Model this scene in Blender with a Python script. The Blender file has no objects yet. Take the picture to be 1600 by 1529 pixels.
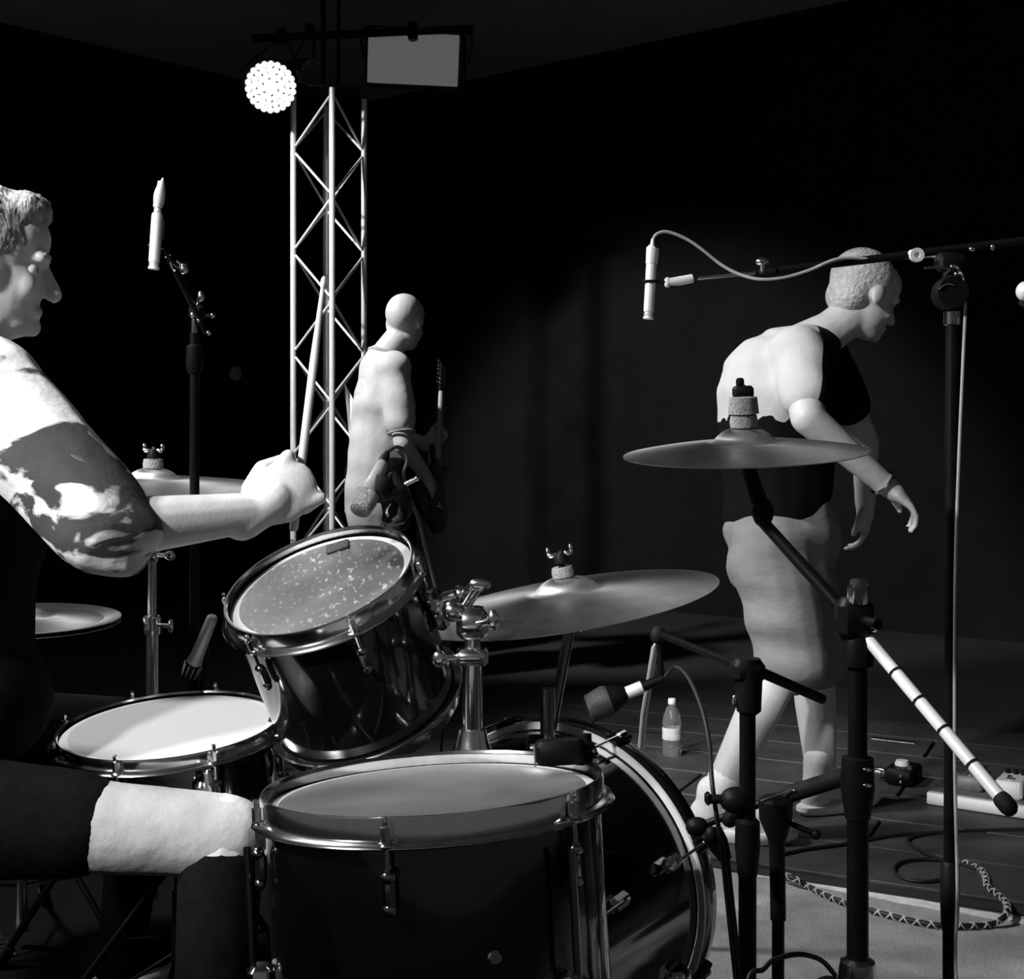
import bpy, math, random
import numpy as np
from mathutils import Vector, Matrix

random.seed(7)
rng = np.random.default_rng(7)
R_ = math.radians
SC = bpy.context.scene
COL = SC.collection

# ------------------------------------------------------------------ camera, world, lights, exposure
FPX, HY, EYE = 2000.0, 690.0, 1.07          # focal length in pixels, horizon row, eye height (m)
cam_d = bpy.data.cameras.new('camera')
cam_d.sensor_fit = 'HORIZONTAL'
cam_d.sensor_width = 36.0
cam_d.lens = 36.0 * FPX / 1600.0
cam_d.shift_y = -(764.5 - HY) / 1600.0
cam_d.clip_start = 0.02
cam_o = bpy.data.objects.new('camera', cam_d)
cam_o.location = (0, 0, EYE)
cam_o.rotation_euler = (R_(90), 0, 0)
COL.objects.link(cam_o)
SC.camera = cam_o

W = bpy.data.worlds.new('venue_dark')
SC.world = W
W.use_nodes = True
W.node_tree.nodes['Background'].inputs[0].default_value = (1, 1, 1, 1)
W.node_tree.nodes['Background'].inputs[1].default_value = 0.07

SC.view_settings.view_transform = 'Standard'
SC.view_settings.look = 'None'
SC.view_settings.gamma = 1.0
SC.view_settings.use_curve_mapping = False
SC.view_settings.exposure = 0.0


def spot(name, loc, target, energy, angle, blend=0.3, radius=0.12):
    d = bpy.data.lights.new(name, 'SPOT')
    d.energy = energy
    d.spot_size = R_(angle)
    d.spot_blend = blend
    d.shadow_soft_size = radius
    o = bpy.data.objects.new(name, d)
    o.location = loc
    o.rotation_euler = (Vector(target) - Vector(loc)).to_track_quat('-Z', 'Y').to_euler()
    COL.objects.link(o)
    return o


# stage lamps hung to the left of the kit and high at the house side (all outside the frame)
spot('stage_lamp_drummer', (-2.4, -1.2, 3.1), (-0.62, 1.95, 0.98), 1000, 19, 0.6, 0.20)
spot('stage_lamp_back', (-2.2, 3.0, 3.5), (0.15, 2.75, 0.35), 520, 52, 0.4, 0.18)
spot('stage_lamp_front', (-3.0, 0.3, 3.3), (0.95, 3.10, 0.50), 950, 38, 0.6, 0.16)
spot('stage_lamp_guitar', (-2.6, 4.2, 3.45), (-0.78, 6.10, 1.80), 820, 44, 0.5, 0.12)


# ------------------------------------------------------------------ helpers
def P(px, py, Y):
    """point at depth Y metres in front of the eye that stands at photo pixel px, py"""
    return np.array([(px - 800.0) / FPX * Y, Y, EYE + (HY - py) / FPX * Y])


def A(*v):
    return np.array(v, float)


def unit(v):
    v = np.asarray(v, float)
    return v / (np.linalg.norm(v) + 1e-12)


def basis(n):
    n = unit(n)
    x = A(1, 0, 0) if abs(n[0]) < .9 else A(0, 1, 0)
    u = unit(x - n * np.dot(n, x))
    return u, np.cross(n, u), n


class MB:
    def __init__(self):
        self.v = []
        self.f = []
        self.n = 0

    def add(self, v, f):
        v = np.asarray(v, float).reshape(-1, 3)
        self.v.append(v)
        self.f += [tuple(int(i) + self.n for i in q) for q in f]
        self.n += len(v)
        return self

    def verts(self):
        return np.concatenate(self.v)

    def box(self, c, size, fr=None, bev=0.0):
        """box centred at c; fr = (u, v, n) axes; bev rounds its edges by chamfer"""
        u, v, n = fr if fr is not None else (A(1, 0, 0), A(0, 1, 0), A(0, 0, 1))
        hx, hy, hz = [s / 2 for s in size]
        c = np.asarray(c, float)
        if bev <= 0:
            pts = [(x, y, z) for z in (-hz, hz) for x, y in ((-hx, -hy), (hx, -hy), (hx, hy), (-hx, hy))]
            fs = [(3, 2, 1, 0), (4, 5, 6, 7), (0, 1, 5, 4), (1, 2, 6, 5), (2, 3, 7, 6), (3, 0, 4, 7)]
        else:
            b = min(bev, hx * .9, hy * .9, hz * .9)
            ring = lambda ex, ey, z: [(-ex + b, -ey, z), (ex - b, -ey, z), (ex, -ey + b, z), (ex, ey - b, z),
                                      (ex - b, ey, z), (-ex + b, ey, z), (-ex, ey - b, z), (-ex, -ey + b, z)]
            lv = [ring(hx - b * .7, hy - b * .7, -hz), ring(hx, hy, -hz + b), ring(hx, hy, hz - b), ring(hx - b * .7, hy - b * .7, hz)]
            pts = [p for l in lv for p in l]
            fs = [tuple(range(7, -1, -1)), tuple(range(24, 32))]
            for k in range(3):
                for i in range(8):
                    j = (i + 1) % 8
                    fs.append((k * 8 + i, k * 8 + j, k * 8 + 8 + j, k * 8 + 8 + i))
        pts = np.array(pts)
        self.add(c + pts[:, :1] * u + pts[:, 1:2] * v + pts[:, 2:3] * n, fs)
        return self

    def tube(self, pts, r, seg=10, caps=True, closed=False):
        pts = np.asarray(pts, float)
        m = len(pts)
        rr = np.full(m, r, float) if np.isscalar(r) else np.asarray(r, float)
        d = np.gradient(pts, axis=0) if not closed else np.roll(pts, -1, 0) - np.roll(pts, 1, 0)
        # endpoints with duplicate positions keep neighbours' direction
        for i in range(m):
            if np.linalg.norm(d[i]) < 1e-9:
                d[i] = d[i - 1]
        t = d / (np.linalg.norm(d, axis=1)[:, None] + 1e-12)
        u, v, _ = basis(t[0])
        vs = []
        a = np.linspace(0, 2 * math.pi, seg, endpoint=False)
        for i in range(m):
            u = unit(u - t[i] * np.dot(u, t[i]))
            v = np.cross(t[i], u)
            vs.append(pts[i] + rr[i] * (np.cos(a)[:, None] * u + np.sin(a)[:, None] * v))
        fs = []
        for i in range(m if closed else m - 1):
            k, l = i * seg, ((i + 1) % m) * seg
            for j in range(seg):
                j2 = (j + 1) % seg
                fs.append((k + j, k + j2, l + j2, l + j))
        if caps and not closed:
            fs.append(tuple(range(seg - 1, -1, -1)))
            fs.append(tuple(range((m - 1) * seg, m * seg)))
        self.add(np.concatenate(vs), fs)
        return self

    def rod(self, a, b, r, r2=None, seg=12):
        a, b = np.asarray(a, float), np.asarray(b, float)
        return self.tube([a, b], [r, r if r2 is None else r2], seg)

    def lathe(self, prof, c, n, seg=48, closed=False):
        u, v, n = basis(n)
        c = np.asarray(c, float)
        a = np.linspace(0, 2 * math.pi, seg, endpoint=False)
        vs, idx = [], []
        k = 0
        for r, z in prof:
            if abs(r) < 1e-7:
                vs.append((c + n * z)[None]); idx.append((k, 1)); k += 1
            else:
                vs.append(c + n * z + r * (np.cos(a)[:, None] * u + np.sin(a)[:, None] * v)); idx.append((k, seg)); k += seg
        fs = []
        m = len(prof)
        for i in range(m if closed else m - 1):
            (p, pn), (q, qn) = idx[i], idx[(i + 1) % m]
            for j in range(seg):
                j2 = (j + 1) % seg
                if pn == 1 and qn == 1:
                    continue
                if pn == 1:
                    fs.append((p, q + j2, q + j))
                elif qn == 1:
                    fs.append((p + j, p + j2, q))
                else:
                    fs.append((p + j, p + j2, q + j2, q + j))
        self.add(np.concatenate(vs), fs)
        return self

    def ball(self, c, r, seg=16, rings=10, fr=None):
        if np.isscalar(r):
            r = (r, r, r)
        u, v, n = fr if fr is not None else (A(1, 0, 0), A(0, 1, 0), A(0, 0, 1))
        c = np.asarray(c, float)
        pts, fs = [(0, 0, -1)], []
        for i in range(1, rings):
            p = -math.pi / 2 + math.pi * i / rings
            for j in range(seg):
                t = 2 * math.pi * j / seg
                pts.append((math.cos(p) * math.cos(t), math.cos(p) * math.sin(t), math.sin(p)))
        pts.append((0, 0, 1))
        for j in range(seg):
            fs.append((0, 1 + (j + 1) % seg, 1 + j))
            l = 1 + (rings - 2) * seg
            fs.append((len(pts) - 1, l + j, l + (j + 1) % seg))
        for i in range(rings - 2):
            k = 1 + i * seg
            for j in range(seg):
                j2 = (j + 1) % seg
                fs.append((k + j, k + j2, k + seg + j2, k + seg + j))
        pts = np.array(pts) * np.array(r)
        self.add(c + pts[:, :1] * u + pts[:, 1:2] * v + pts[:, 2:3] * n, fs)
        return self

    def capsule(self, a, b, ra, rb=None, seg=14):
        """tapered limb with rounded ends"""
        a, b = np.asarray(a, float), np.asarray(b, float)
        rb = ra if rb is None else rb
        d = unit(b - a)
        pts, rr = [], []
        for t in (90, 60, 30, 0):
            pts.append(a - d * ra * math.sin(R_(t)) * .999); rr.append(max(ra * math.cos(R_(t)), 1e-4))
        for t in (0, 30, 60, 90):
            pts.append(b + d * rb * math.sin(R_(t)) * .999); rr.append(max(rb * math.cos(R_(t)), 1e-4))
        u, v, _ = basis(d)
        an = np.linspace(0, 2 * math.pi, seg, endpoint=False)
        vs = [p + r * (np.cos(an)[:, None] * u + np.sin(an)[:, None] * v) for p, r in zip(pts, rr)]
        fs = []
        m = len(pts)
        for i in range(m - 1):
            for j in range(seg):
                j2 = (j + 1) % seg
                fs.append((i * seg + j, i * seg + j2, i * seg + seg + j2, i * seg + seg + j))
        fs.append(tuple(range(seg - 1, -1, -1)))
        fs.append(tuple(range((m - 1) * seg, m * seg)))
        self.add(np.concatenate(vs), fs)
        return self

    def torus(self, c, n, R, r, seg=48, rs=8, arc=None):
        u, v, n = basis(n)
        c = np.asarray(c, float)
        if arc is None:
            a = np.linspace(0, 2 * math.pi, seg, endpoint=False)
            return self.tube(c + R * (np.cos(a)[:, None] * u + np.sin(a)[:, None] * v), r, rs, closed=True)
        a = np.linspace(R_(arc[0]), R_(arc[1]), seg)
        return self.tube(c + R * (np.cos(a)[:, None] * u + np.sin(a)[:, None] * v), r, rs)


def spline(pts, n=8):
    p = [np.asarray(q, float) for q in pts]
    p = [2 * p[0] - p[1]] + p + [2 * p[-1] - p[-2]]
    out = []
    for i in range(1, len(p) - 2):
        for k in range(n):
            t = k / n
            out.append(.5 * (2 * p[i] + (p[i + 1] - p[i - 1]) * t + (2 * p[i - 1] - 5 * p[i] + 4 * p[i + 1] - p[i + 2]) * t * t
                             + (3 * p[i] - p[i - 1] - 3 * p[i + 1] + p[i + 2]) * t ** 3))
    out.append(p[-2])
    return np.array(out)


def root_loc(o):
    while o.parent is not None:
        o = o.parent
    return np.array(o.location)


def obj(name, mb, m, parent=None, smooth=40, label=None):
    me = bpy.data.meshes.new(name)
    v = mb.verts()
    if parent is not None:
        v = v - root_loc(parent)
    me.from_pydata(v.tolist(), [], mb.f)
    me.update()
    me.materials.append(M[m] if isinstance(m, str) else m)
    if smooth:
        me.shade_smooth()
        me.set_sharp_from_angle(angle=R_(smooth))
    o = bpy.data.objects.new(name, me)
    COL.objects.link(o)
    if parent is not None:
        o.parent = parent
    if label:
        o['label'] = label
    return o


def lone(name, mb, m, label, cat, group=None, base=None, smooth=40):
    """a thing that is one mesh, its origin at its base"""
    v = mb.verts()
    if base is None:
        base = A(*(v.min(0) + v.max(0)) / 2); base[2] = v[:, 2].min()
    mb.v = [v - base]
    o = obj(name, mb, m, None, smooth)
    o.location = base
    return tag(o, label, cat, group)


def tag(o, label, cat, group=None):
    o['label'] = label
    o['category'] = cat
    if group:
        o['group'] = group
    return o


def thing(name, label, cat, loc=(0, 0, 0), group=None):
    o = bpy.data.objects.new(name, None)
    o.empty_display_size = .05
    o.location = [float(x) for x in loc]
    COL.objects.link(o)
    return tag(o, label, cat, group)


def struct(name, mb, m, smooth=0):
    o = obj(name, mb, m, None, smooth)
    o['kind'] = 'structure'
    return o


# ------------------------------------------------------------------ materials (black and white place: neutral greys)
M = {}


def mat(name, g, rough=.5, metal=0.0, spec=.5, vary=0.0, vscale=20.0, bump=0.0, bscale=60.0, coat=0.0, stretch=None, aniso=0.0):
    m = bpy.data.materials.new(name)
    m.use_nodes = True
    nt = m.node_tree
    b = nt.nodes['Principled BSDF']
    b.inputs['Base Color'].default_value = (g, g, g, 1)
    b.inputs['Roughness'].default_value = rough
    b.inputs['Metallic'].default_value = metal
    b.inputs['Specular IOR Level'].default_value = spec
    b.inputs['Coat Weight'].default_value = coat
    b.inputs['Coat Roughness'].default_value = .05
    b.inputs['Anisotropic'].default_value = aniso
    tc = nt.nodes.new('ShaderNodeTexCoord')
    vec = tc.outputs['Object']
    if stretch:
        mp = nt.nodes.new('ShaderNodeMapping')
        mp.inputs['Scale'].default_value = stretch
        nt.links.new(vec, mp.inputs['Vector'])
        vec = mp.outputs['Vector']
    if vary > 0:
        n = nt.nodes.new('ShaderNodeTexNoise')
        n.inputs['Scale'].default_value = vscale
        n.inputs['Detail'].default_value = 6
        n.inputs['Roughness'].default_value = .65
        r = nt.nodes.new('ShaderNodeValToRGB')
        lo, hi = max(g * (1 - vary), 0), min(g * (1 + vary), 1)
        r.color_ramp.elements[0].position = .3
        r.color_ramp.elements[1].position = .7
        r.color_ramp.elements[0].color = (lo, lo, lo, 1)
        r.color_ramp.elements[1].color = (hi, hi, hi, 1)
        nt.links.new(vec, n.inputs['Vector'])
        nt.links.new(n.outputs['Fac'], r.inputs['Fac'])
        nt.links.new(r.outputs['Color'], b.inputs['Base Color'])
    if bump > 0:
        n2 = nt.nodes.new('ShaderNodeTexNoise')
        n2.inputs['Scale'].default_value = bscale
        n2.inputs['Detail'].default_value = 5
        bp = nt.nodes.new('ShaderNodeBump')
        bp.inputs['Strength'].default_value = bump
        bp.inputs['Distance'].default_value = .02
        nt.links.new(vec, n2.inputs['Vector'])
        nt.links.new(n2.outputs['Fac'], bp.inputs['Height'])
        nt.links.new(bp.outputs['Normal'], b.inputs['Normal'])
    M[name] = m
    return m


def emit(name, g, s):
    m = mat(name, g, .4)
    b = m.node_tree.nodes['Principled BSDF']
    b.inputs['Emission Color'].default_value = (1, 1, 1, 1)
    b.inputs['Emission Strength'].default_value = s
    return m


mat('concrete', .31, .85, vary=.28, vscale=9, bump=.25, bscale=120)
mat('deck_board', .045, .6, vary=.35, vscale=6, bump=.15, bscale=40)
mat('deck_base', .02, .8, vary=.2, vscale=8)
mat('wall_paint', .014, 1.0, spec=0.0, vary=.15, vscale=3, bump=.2, bscale=80)
mat('ceiling_paint', .42, 1.0, spec=0.0, vary=.12, vscale=3)
mat('white_tape', .75, .6, vary=.25, vscale=35)
mat('black_lacquer', .004, .12, coat=.8, vary=.2, vscale=10)
mat('black_hoop', .010, .2, coat=.6, vary=.2, vscale=10)
mat('chrome', .80, .15, 1.0, vary=.06, vscale=30)
mat('worn_chrome', .62, .22, 1.0, vary=.2, vscale=25)
mat('dark_chrome', .30, .2, 1.0, vary=.2, vscale=25)
mat('coated_head', .43, .7, spec=.1, vary=.05, vscale=160, bump=.06, bscale=400)
mat('head_collar', .62, .4, vary=.08, vscale=40)
mat('dark_head', .02, .35, vary=.3, vscale=15)
mat('bronze', .50, .37, 1.0, vary=.18, vscale=22, aniso=.6)
mat('black_metal', .004, .42, spec=.12, vary=.3, vscale=30)
mat('black_plastic', .005, .5, spec=.12, vary=.25, vscale=40)
mat('black_rubber', .007, .75, spec=.2, vary=.25, vscale=40)
mat('black_felt', .03, .95, vary=.4, vscale=120)
mat('grey_felt', .22, .95, vary=.3, vscale=140, bump=.4, bscale=300)
mat('aluminium', .80, .42, .35, vary=.10, vscale=14)
mat('bright_steel', .92, .35, .15, vary=.05, vscale=40)
mat('mic_silver', .80, .35, .25, vary=.05, vscale=40)
mat('mic_grille', .22, .45, .5, vary=.7, vscale=420, bump=.6, bscale=520)
mat('mic_body', .24, .35, .3, vary=.15, vscale=40)
mat('dark_mesh', .05, .6, .2, vary=.7, vscale=400)
mat('cable_black', .012, .55, vary=.2, vscale=50)
mat('cable_grey', .30, .5, vary=.2, vscale=50)
mat('cable_weave', .55, .7, vary=.2, vscale=80)
mat('skin', .54, .5, vary=.08, vscale=30, bump=.05, bscale=200)
mat('hair', .25, .6, vary=.5, vscale=60, bump=.5, bscale=120, stretch=(1, 1, .2))
mat('grey_shirt', .52, .9, vary=.10, vscale=200, bump=.35, bscale=9)
mat('shirt_trim', .36, .9, vary=.10, vscale=200)
mat('dark_cloth', .005, .95, spec=.05, vary=.3, vscale=40, bump=.3, bscale=12)
mat('shorts_cloth', .18, .95, vary=.14, vscale=9, bump=.6, bscale=6, stretch=(.8, .8, 1.7))
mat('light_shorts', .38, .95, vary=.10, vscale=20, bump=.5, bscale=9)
mat('white_cloth', .66, .9, vary=.06, vscale=20, bump=.4, bscale=8)
mat('shoe_white', .72, .6, vary=.08, vscale=60, bump=.1, bscale=150)
mat('shoe_sole', .78, .6, vary=.06, vscale=40)
mat('shoe_mesh', .45, .8, vary=.35, vscale=260)
mat('wood_stick', .45, .45, vary=.2, vscale=20, stretch=(1, 1, .1))
mat('lacquer_guitar', .02, .2, coat=.7, vary=.2, vscale=10)
mat('pedal_white', .80, .5, vary=.06, vscale=30)
mat('pedal_grey', .16, .5, vary=.2, vscale=30)
mat('lamp_housing', .02, .5, vary=.3, vscale=20)
mat('frosted_glass', .30, .35, vary=.12, vscale=5)
mat('bottle_label', .55, .5, vary=.3, vscale=40)
emit('led_glow', .8, .85)
emit('dim_glass', .3, .085)

m = mat('bottle_plastic', .8, .08)
m.node_tree.nodes['Principled BSDF'].inputs['Transmission Weight'].default_value = .9
m.node_tree.nodes['Principled BSDF'].inputs['IOR'].default_value = 1.33


def speckled_head(name, base, mark, thr, smear, rough):
    """used drum head: grey film with pale stick marks and smears"""
    m = mat(name, base, rough)
    nt = m.node_tree
    b = nt.nodes['Principled BSDF']
    tc = nt.nodes.new('ShaderNodeTexCoord')
    mp = nt.nodes.new('ShaderNodeMapping')
    mp.inputs['Scale'].default_value = (1, .45, 1)
    mp.inputs['Rotation'].default_value = (0, 0, R_(35))
    n1 = nt.nodes.new('ShaderNodeTexNoise'); n1.inputs['Scale'].default_value = 130; n1.inputs['Detail'].default_value = 3
    n2 = nt.nodes.new('ShaderNodeTexNoise'); n2.inputs['Scale'].default_value = smear; n2.inputs['Detail'].default_value = 4
    r1 = nt.nodes.new('ShaderNodeValToRGB')
    r1.color_ramp.elements[0].position = thr; r1.color_ramp.elements[1].position = thr + .12
    r2 = nt.nodes.new('ShaderNodeValToRGB')
    r2.color_ramp.elements[0].position = .35; r2.color_ramp.elements[1].position = .7
    r2.color_ramp.elements[0].color = (base * .75,) * 3 + (1,); r2.color_ramp.elements[1].color = (base * 1.5,) * 3 + (1,)
    mx = nt.nodes.new('ShaderNodeMix'); mx.data_type = 'RGBA'
    nt.links.new(tc.outputs['Object'], mp.inputs['Vector'])
    nt.links.new(mp.outputs['Vector'], n1.inputs['Vector'])
    nt.links.new(tc.outputs['Object'], n2.inputs['Vector'])
    nt.links.new(n1.outputs['Fac'], r1.inputs['Fac'])
    nt.links.new(n2.outputs['Fac'], r2.inputs['Fac'])
    nt.links.new(r1.outputs['Color'], mx.inputs['Factor'])
    nt.links.new(r2.outputs['Color'], mx.inputs['A'])
    mx.inputs['B'].default_value = (mark, mark, mark, 1)
    nt.links.new(mx.outputs['Result'], b.inputs['Base Color'])


speckled_head('worn_head', .055, .28, .58, 9, .4)
speckled_head('film_head', .125, .24, .70, 6, .28)


def pattern_cloth(name, light, dark, scale, thr, stretch=(1, 1, 1), dist=1.5):
    """printed cloth: pale with irregular dark bands"""
    m = mat(name, light, .9, bump=.3, bscale=14)
    nt = m.node_tree
    b = nt.nodes['Principled BSDF']
    tc = nt.nodes.new('ShaderNodeTexCoord')
    mp = nt.nodes.new('ShaderNodeMapping'); mp.inputs['Scale'].default_value = stretch
    mp.inputs['Rotation'].default_value = (0, R_(30), 0)
    n = nt.nodes.new('ShaderNodeTexNoise')
    n.inputs['Scale'].default_value = scale; n.inputs['Detail'].default_value = 5; n.inputs['Distortion'].default_value = dist
    r = nt.nodes.new('ShaderNodeValToRGB')
    r.color_ramp.elements[0].position = thr - .03; r.color_ramp.elements[1].position = thr + .03
    r.color_ramp.elements[0].color = (light,) * 3 + (1,); r.color_ramp.elements[1].color = (dark,) * 3 + (1,)
    nt.links.new(tc.outputs['Object'], mp.inputs['Vector'])
    nt.links.new(mp.outputs['Vector'], n.inputs['Vector'])
    nt.links.new(n.outputs['Fac'], r.inputs['Fac'])
    nt.links.new(r.outputs['Color'], b.inputs['Base Color'])


pattern_cloth('printed_cloth', .58, .03, 7, .54, (1, 1, 2.2), 1.2)

# ------------------------------------------------------------------ the room
CORNER = A(-1.217, 9.62, 0)
CEIL = 3.6
wl, wr = unit(A(-1.87, -1.9, 0)), unit(A(3.16, -2.29, 0))
fl = MB().box((1, 3.5, -.05), (16, 16, .1))
struct('floor', fl, 'concrete')


def wall(name, a, b, h, th, m):
    d = unit(b - a)
    nrm = A(d[1], -d[0], 0)
    if np.dot(nrm, A(0, 4, 0) - a) > 0:
        nrm = -nrm
    c = (a + b) / 2 + nrm * th / 2
    return struct(name, MB().box(c + A(0, 0, h / 2), (np.linalg.norm(b - a) + th, th, h), (d, nrm, A(0, 0, 1))), m)


wall('wall_left', CORNER, CORNER + wl * 7.2, CEIL, .2, 'wall_paint')
wall('wall_right', CORNER, CORNER + wr * 9.5, CEIL, .2, 'wall_paint')
struct('ceiling', MB().box((1, 5.2, CEIL + .06), (16, 12.5, .12)), 'ceiling_paint')

# dark boarded deck right of the kit, laid beyond the white tape line
dk = unit(A(.55, -.27, 0)); dn = A(-dk[1], dk[0], 0)
if dn[1] < 0:
    dn = -dn
deck = struct('floor_deck', MB().box(A(.83, 3.045, .003) + dn * 4.0, (14, 8.0, .006), (dk, dn, A(0, 0, 1))), 'deck_base')
board_me = None
O0 = A(.523, 3.218, 0) + dn * .155 - dk * 1.5
row_w = .262
for r in range(7):
    s0 = -(r % 2) * .6
    for k in range(4):
        mb = MB().box(A(0, 0, 0), (1.19, row_w - .006, .012), (dk, dn, A(0, 0, 1)), .003)
        c = O0 + dn * (row_w * r) + dk * (s0 + .6 + 1.2 * k) + A(0, 0, .010)
        if board_me is None:
            b0 = obj('board', mb, 'deck_board', deck, 0); board_me = b0.data
            board_me.transform(Matrix.Translation(Vector(root_loc(deck).tolist())))
        else:
            b0 = bpy.data.objects.new('board', board_me); COL.objects.link(b0); b0.parent = deck
        b0.location = (c - root_loc(deck)).tolist()

rug = MB().box(A(-1.15, 1.95, .003), (2.9, 2.6, .006), None, .002)  # rug added to keep the floor under the kit dark
lone('added_rug', rug, 'dark_cloth', 'black rug lying under the whole drum kit', 'rug', smooth=0)

# worn white tape along the edge of the deck
tp = MB()
t0, t1 = P(1095, 1350, 3.243), P(1640, 1449, 2.82)
t0[2] = t1[2] = 0
n_ = 26
td = unit(t1 - t0); tn = A(-td[1], td[0], 0)
vv, ff = [], []
for i in range(n_ + 1):
    c = t0 + (t1 - t0) * i / n_
    w = .020 + rng.uniform(-.006, .006)
    vv += [c + tn * w + A(0, 0, .0005), c - tn * (w * .8) + A(0, 0, .0005), c - tn * (w * .8) + A(0, 0, .003), c + tn * w + A(0, 0, .003)]
for i in range(n_):
    k = i * 4
    for a_, b_ in ((0, 1), (1, 2), (2, 3), (3, 0)):
        ff.append((k + a_, k + b_, k + 4 + b_, k + 4 + a_))
ff += [(3, 2, 1, 0), (n_ * 4, n_ * 4 + 1, n_ * 4 + 2, n_ * 4 + 3)]
tp.add(vv, ff)
lone('floor_tape', tp, 'white_tape', 'long worn white tape line along the edge of the dark boards', 'tape', smooth=0)
for (x0, y0, x1, y1, lb) in ((1516, 1271, 1550, 1275, 'short white tape dash on the boards, left of two'), (1556, 1277, 1581, 1281, 'short white tape dash on the boards, right of two')):
    a_, b_ = P(x0, y0, 2140 / (y0 - 690)), P(x1, y1, 2140 / (y1 - 690))
    a_[2] = b_[2] = .0178
    d_ = unit(b_ - a_)
    lone('tape_strip', MB().box((a_ + b_) / 2, (np.linalg.norm(b_ - a_), .035, .002), (d_, A(-d_[1], d_[0], 0), A(0, 0, 1))), 'white_tape', lb, 'tape', 'short tape dashes on the boards', smooth=0)

# ------------------------------------------------------------------ drums


def ang(u, v, a):
    return math.cos(R_(a)) * u + math.sin(R_(a)) * v


lug_cache = {}


def make_drum(name, label, c, n, R, depth, nl, phase, head_mat, base_loc, hoop_mat='chrome', lug_len=.036, double=False, lip=.0155):
    u, v, n = basis(n)
    c = np.asarray(c, float)
    t = thing(name, label, 'drum', base_loc)
    # shell
    s = MB().lathe([(R - .008, -.004), (R - .001, -.006), (R, -.012), (R, -depth + .012), (R - .001, -depth + .006), (R - .008, -depth + .004), (R - .008, -.004)], c, n, 72)
    obj('shell', s, 'black_lacquer', t, 30)
    for nm, z0, sg in (('batter', 0, 1), ('resonant', -depth, -1)):
        nn = n * sg
        cc = c + n * z0
        h = MB().lathe([(0, .0), (R * .5, 0), (R - .016, -.0002)] if nm == 'batter' else [(0, 0), (R - .004, -.0)], cc, nn, 72)
        ho = obj(nm + '_head', h, head_mat if nm == 'batter' else 'dark_head', t, 30)
        if nm == 'batter':
            obj('head_collar', MB().lathe([(R - .016, -.0002), (R - .004, -.0016), (R - .001, -.004)], cc, nn, 72), 'head_collar', ho, 60)
        obj(nm + '_hoop', MB().lathe([(R - .001, lip - .0035), (R + .001, lip), (R + .004, lip), (R + .0055, lip - .0035), (R + .0052, -.009), (R + .016, -.0125), (R + .0175, -.0155),
                                     (R + .015, -.0175), (R + .003, -.0135), (R + .002, lip - .0065)], cc, nn, 96, True), hoop_mat, t, 50)
    for k in range(nl):
        a = phase + 360 * k / nl
        d = ang(u, v, a)
        w = np.cross(n, d)
        zs = [-.062] if not double else [-.062, -depth + .062]
        for zi, z in enumerate(zs):
            q = c + d * (R + .009) + n * z
            mb = MB().box(q, (.013, .013, lug_len), (d, w, n), .004)
            mb.ball(q + n * (lug_len * .48) + d * .003, (.008, .009, .008), 10, 6, (d, w, n))
            mb.ball(q - n * (lug_len * .48) + d * .002, (.007, .008, .008), 10, 6, (d, w, n))
            lg = obj('lug', mb, 'dark_chrome', t, 35)
            up = 1 if zi == 0 else -1
            top = (.004 if zi == 0 else -depth - .004)
            rd = MB().rod(q + d * .003 + n * (up * lug_len * .4), c + d * (R + .012) + n * top, .0030, seg=8)
            rd.rod(c + d * (R + .012) + n * (top - up * .012), c + d * (R + .012) + n * (top + up * .003), .0062, seg=8)
            rd.box(c + d * (R + .012) + n * (top + up * .008), (.006, .006, .011), (d, w, n), .001)
            rd.ball(c + d * (R + .010) + n * (top - up * .017), (.009, .012, .006), 10, 6, (d, w, n))
            obj('tension_rod', rd, 'chrome', lg, 35)
    return t, u, v, n


# floor tom (near, 16 inch)
FT_C = A(-.096, 1.564, .642); FT_N = unit(A(-.056, .075, 1)); FT_R = .203
ft, u, v, n = make_drum('floor_tom', 'large black lacquered floor tom with chrome hoop nearest the camera', FT_C, FT_N, FT_R, .40, 6, -100, 'film_head', (-.1, 1.56, 0), double=True)
for a in (-165, -45, 75):
    d = ang(u, v, a)
    q = FT_C + d * (FT_R + .022)
    top = q - n * .10
    bot = A(q[0] + d[0] * .05, q[1] + d[1] * .05, .012)
    mb = MB().tube(spline([top + n * .06, top - n * .15, q - n * .36 + d * .01, bot]), .0048, 10)
    lg = obj('leg', mb, 'dark_chrome', ft)
    obj('rubber_foot', MB().tube([bot + A(0, 0, .03), bot + A(0, 0, .012), bot - A(0, 0, .012)], [.009, .012, .013], 12), 'black_rubber', lg)
    bk = MB().box(FT_C + d * (FT_R + .013) - n * .20, (.030, .030, .05), (d, np.cross(n, d), n), .006)
    bk.rod(FT_C + d * (FT_R + .02) - n * .20, FT_C + d * (FT_R + .02) - n * .20 + np.cross(n, d) * .04, .006)
    obj('leg_bracket', bk, 'chrome', ft)
u_, v_, n_2 = u, v, n
bd = FT_C + ang(u, v, -70) * (FT_R + .001) - n * .14
obj('air_vent', MB().lathe([(0, .002), (.006, .002), (.008, 0)], bd, ang(u, v, -70), 16), 'chrome', ft)

# rack tom (12 inch), tilted to the player
RT_N = unit(A(-.29, -.456, 1)); RT_C = A(-.311, 2.061, .852) - RT_N * .0145; RT_R = .1545
rt, u, v, n = make_drum('rack_tom', 'tilted black rack tom with chrome hoop and stick-marked grey head', RT_C, RT_N, RT_R, .245, 6, -125, 'worn_head', (-.25, 2.16, .55), lug_len=.034)
RT_F = (u, v, n)
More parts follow.
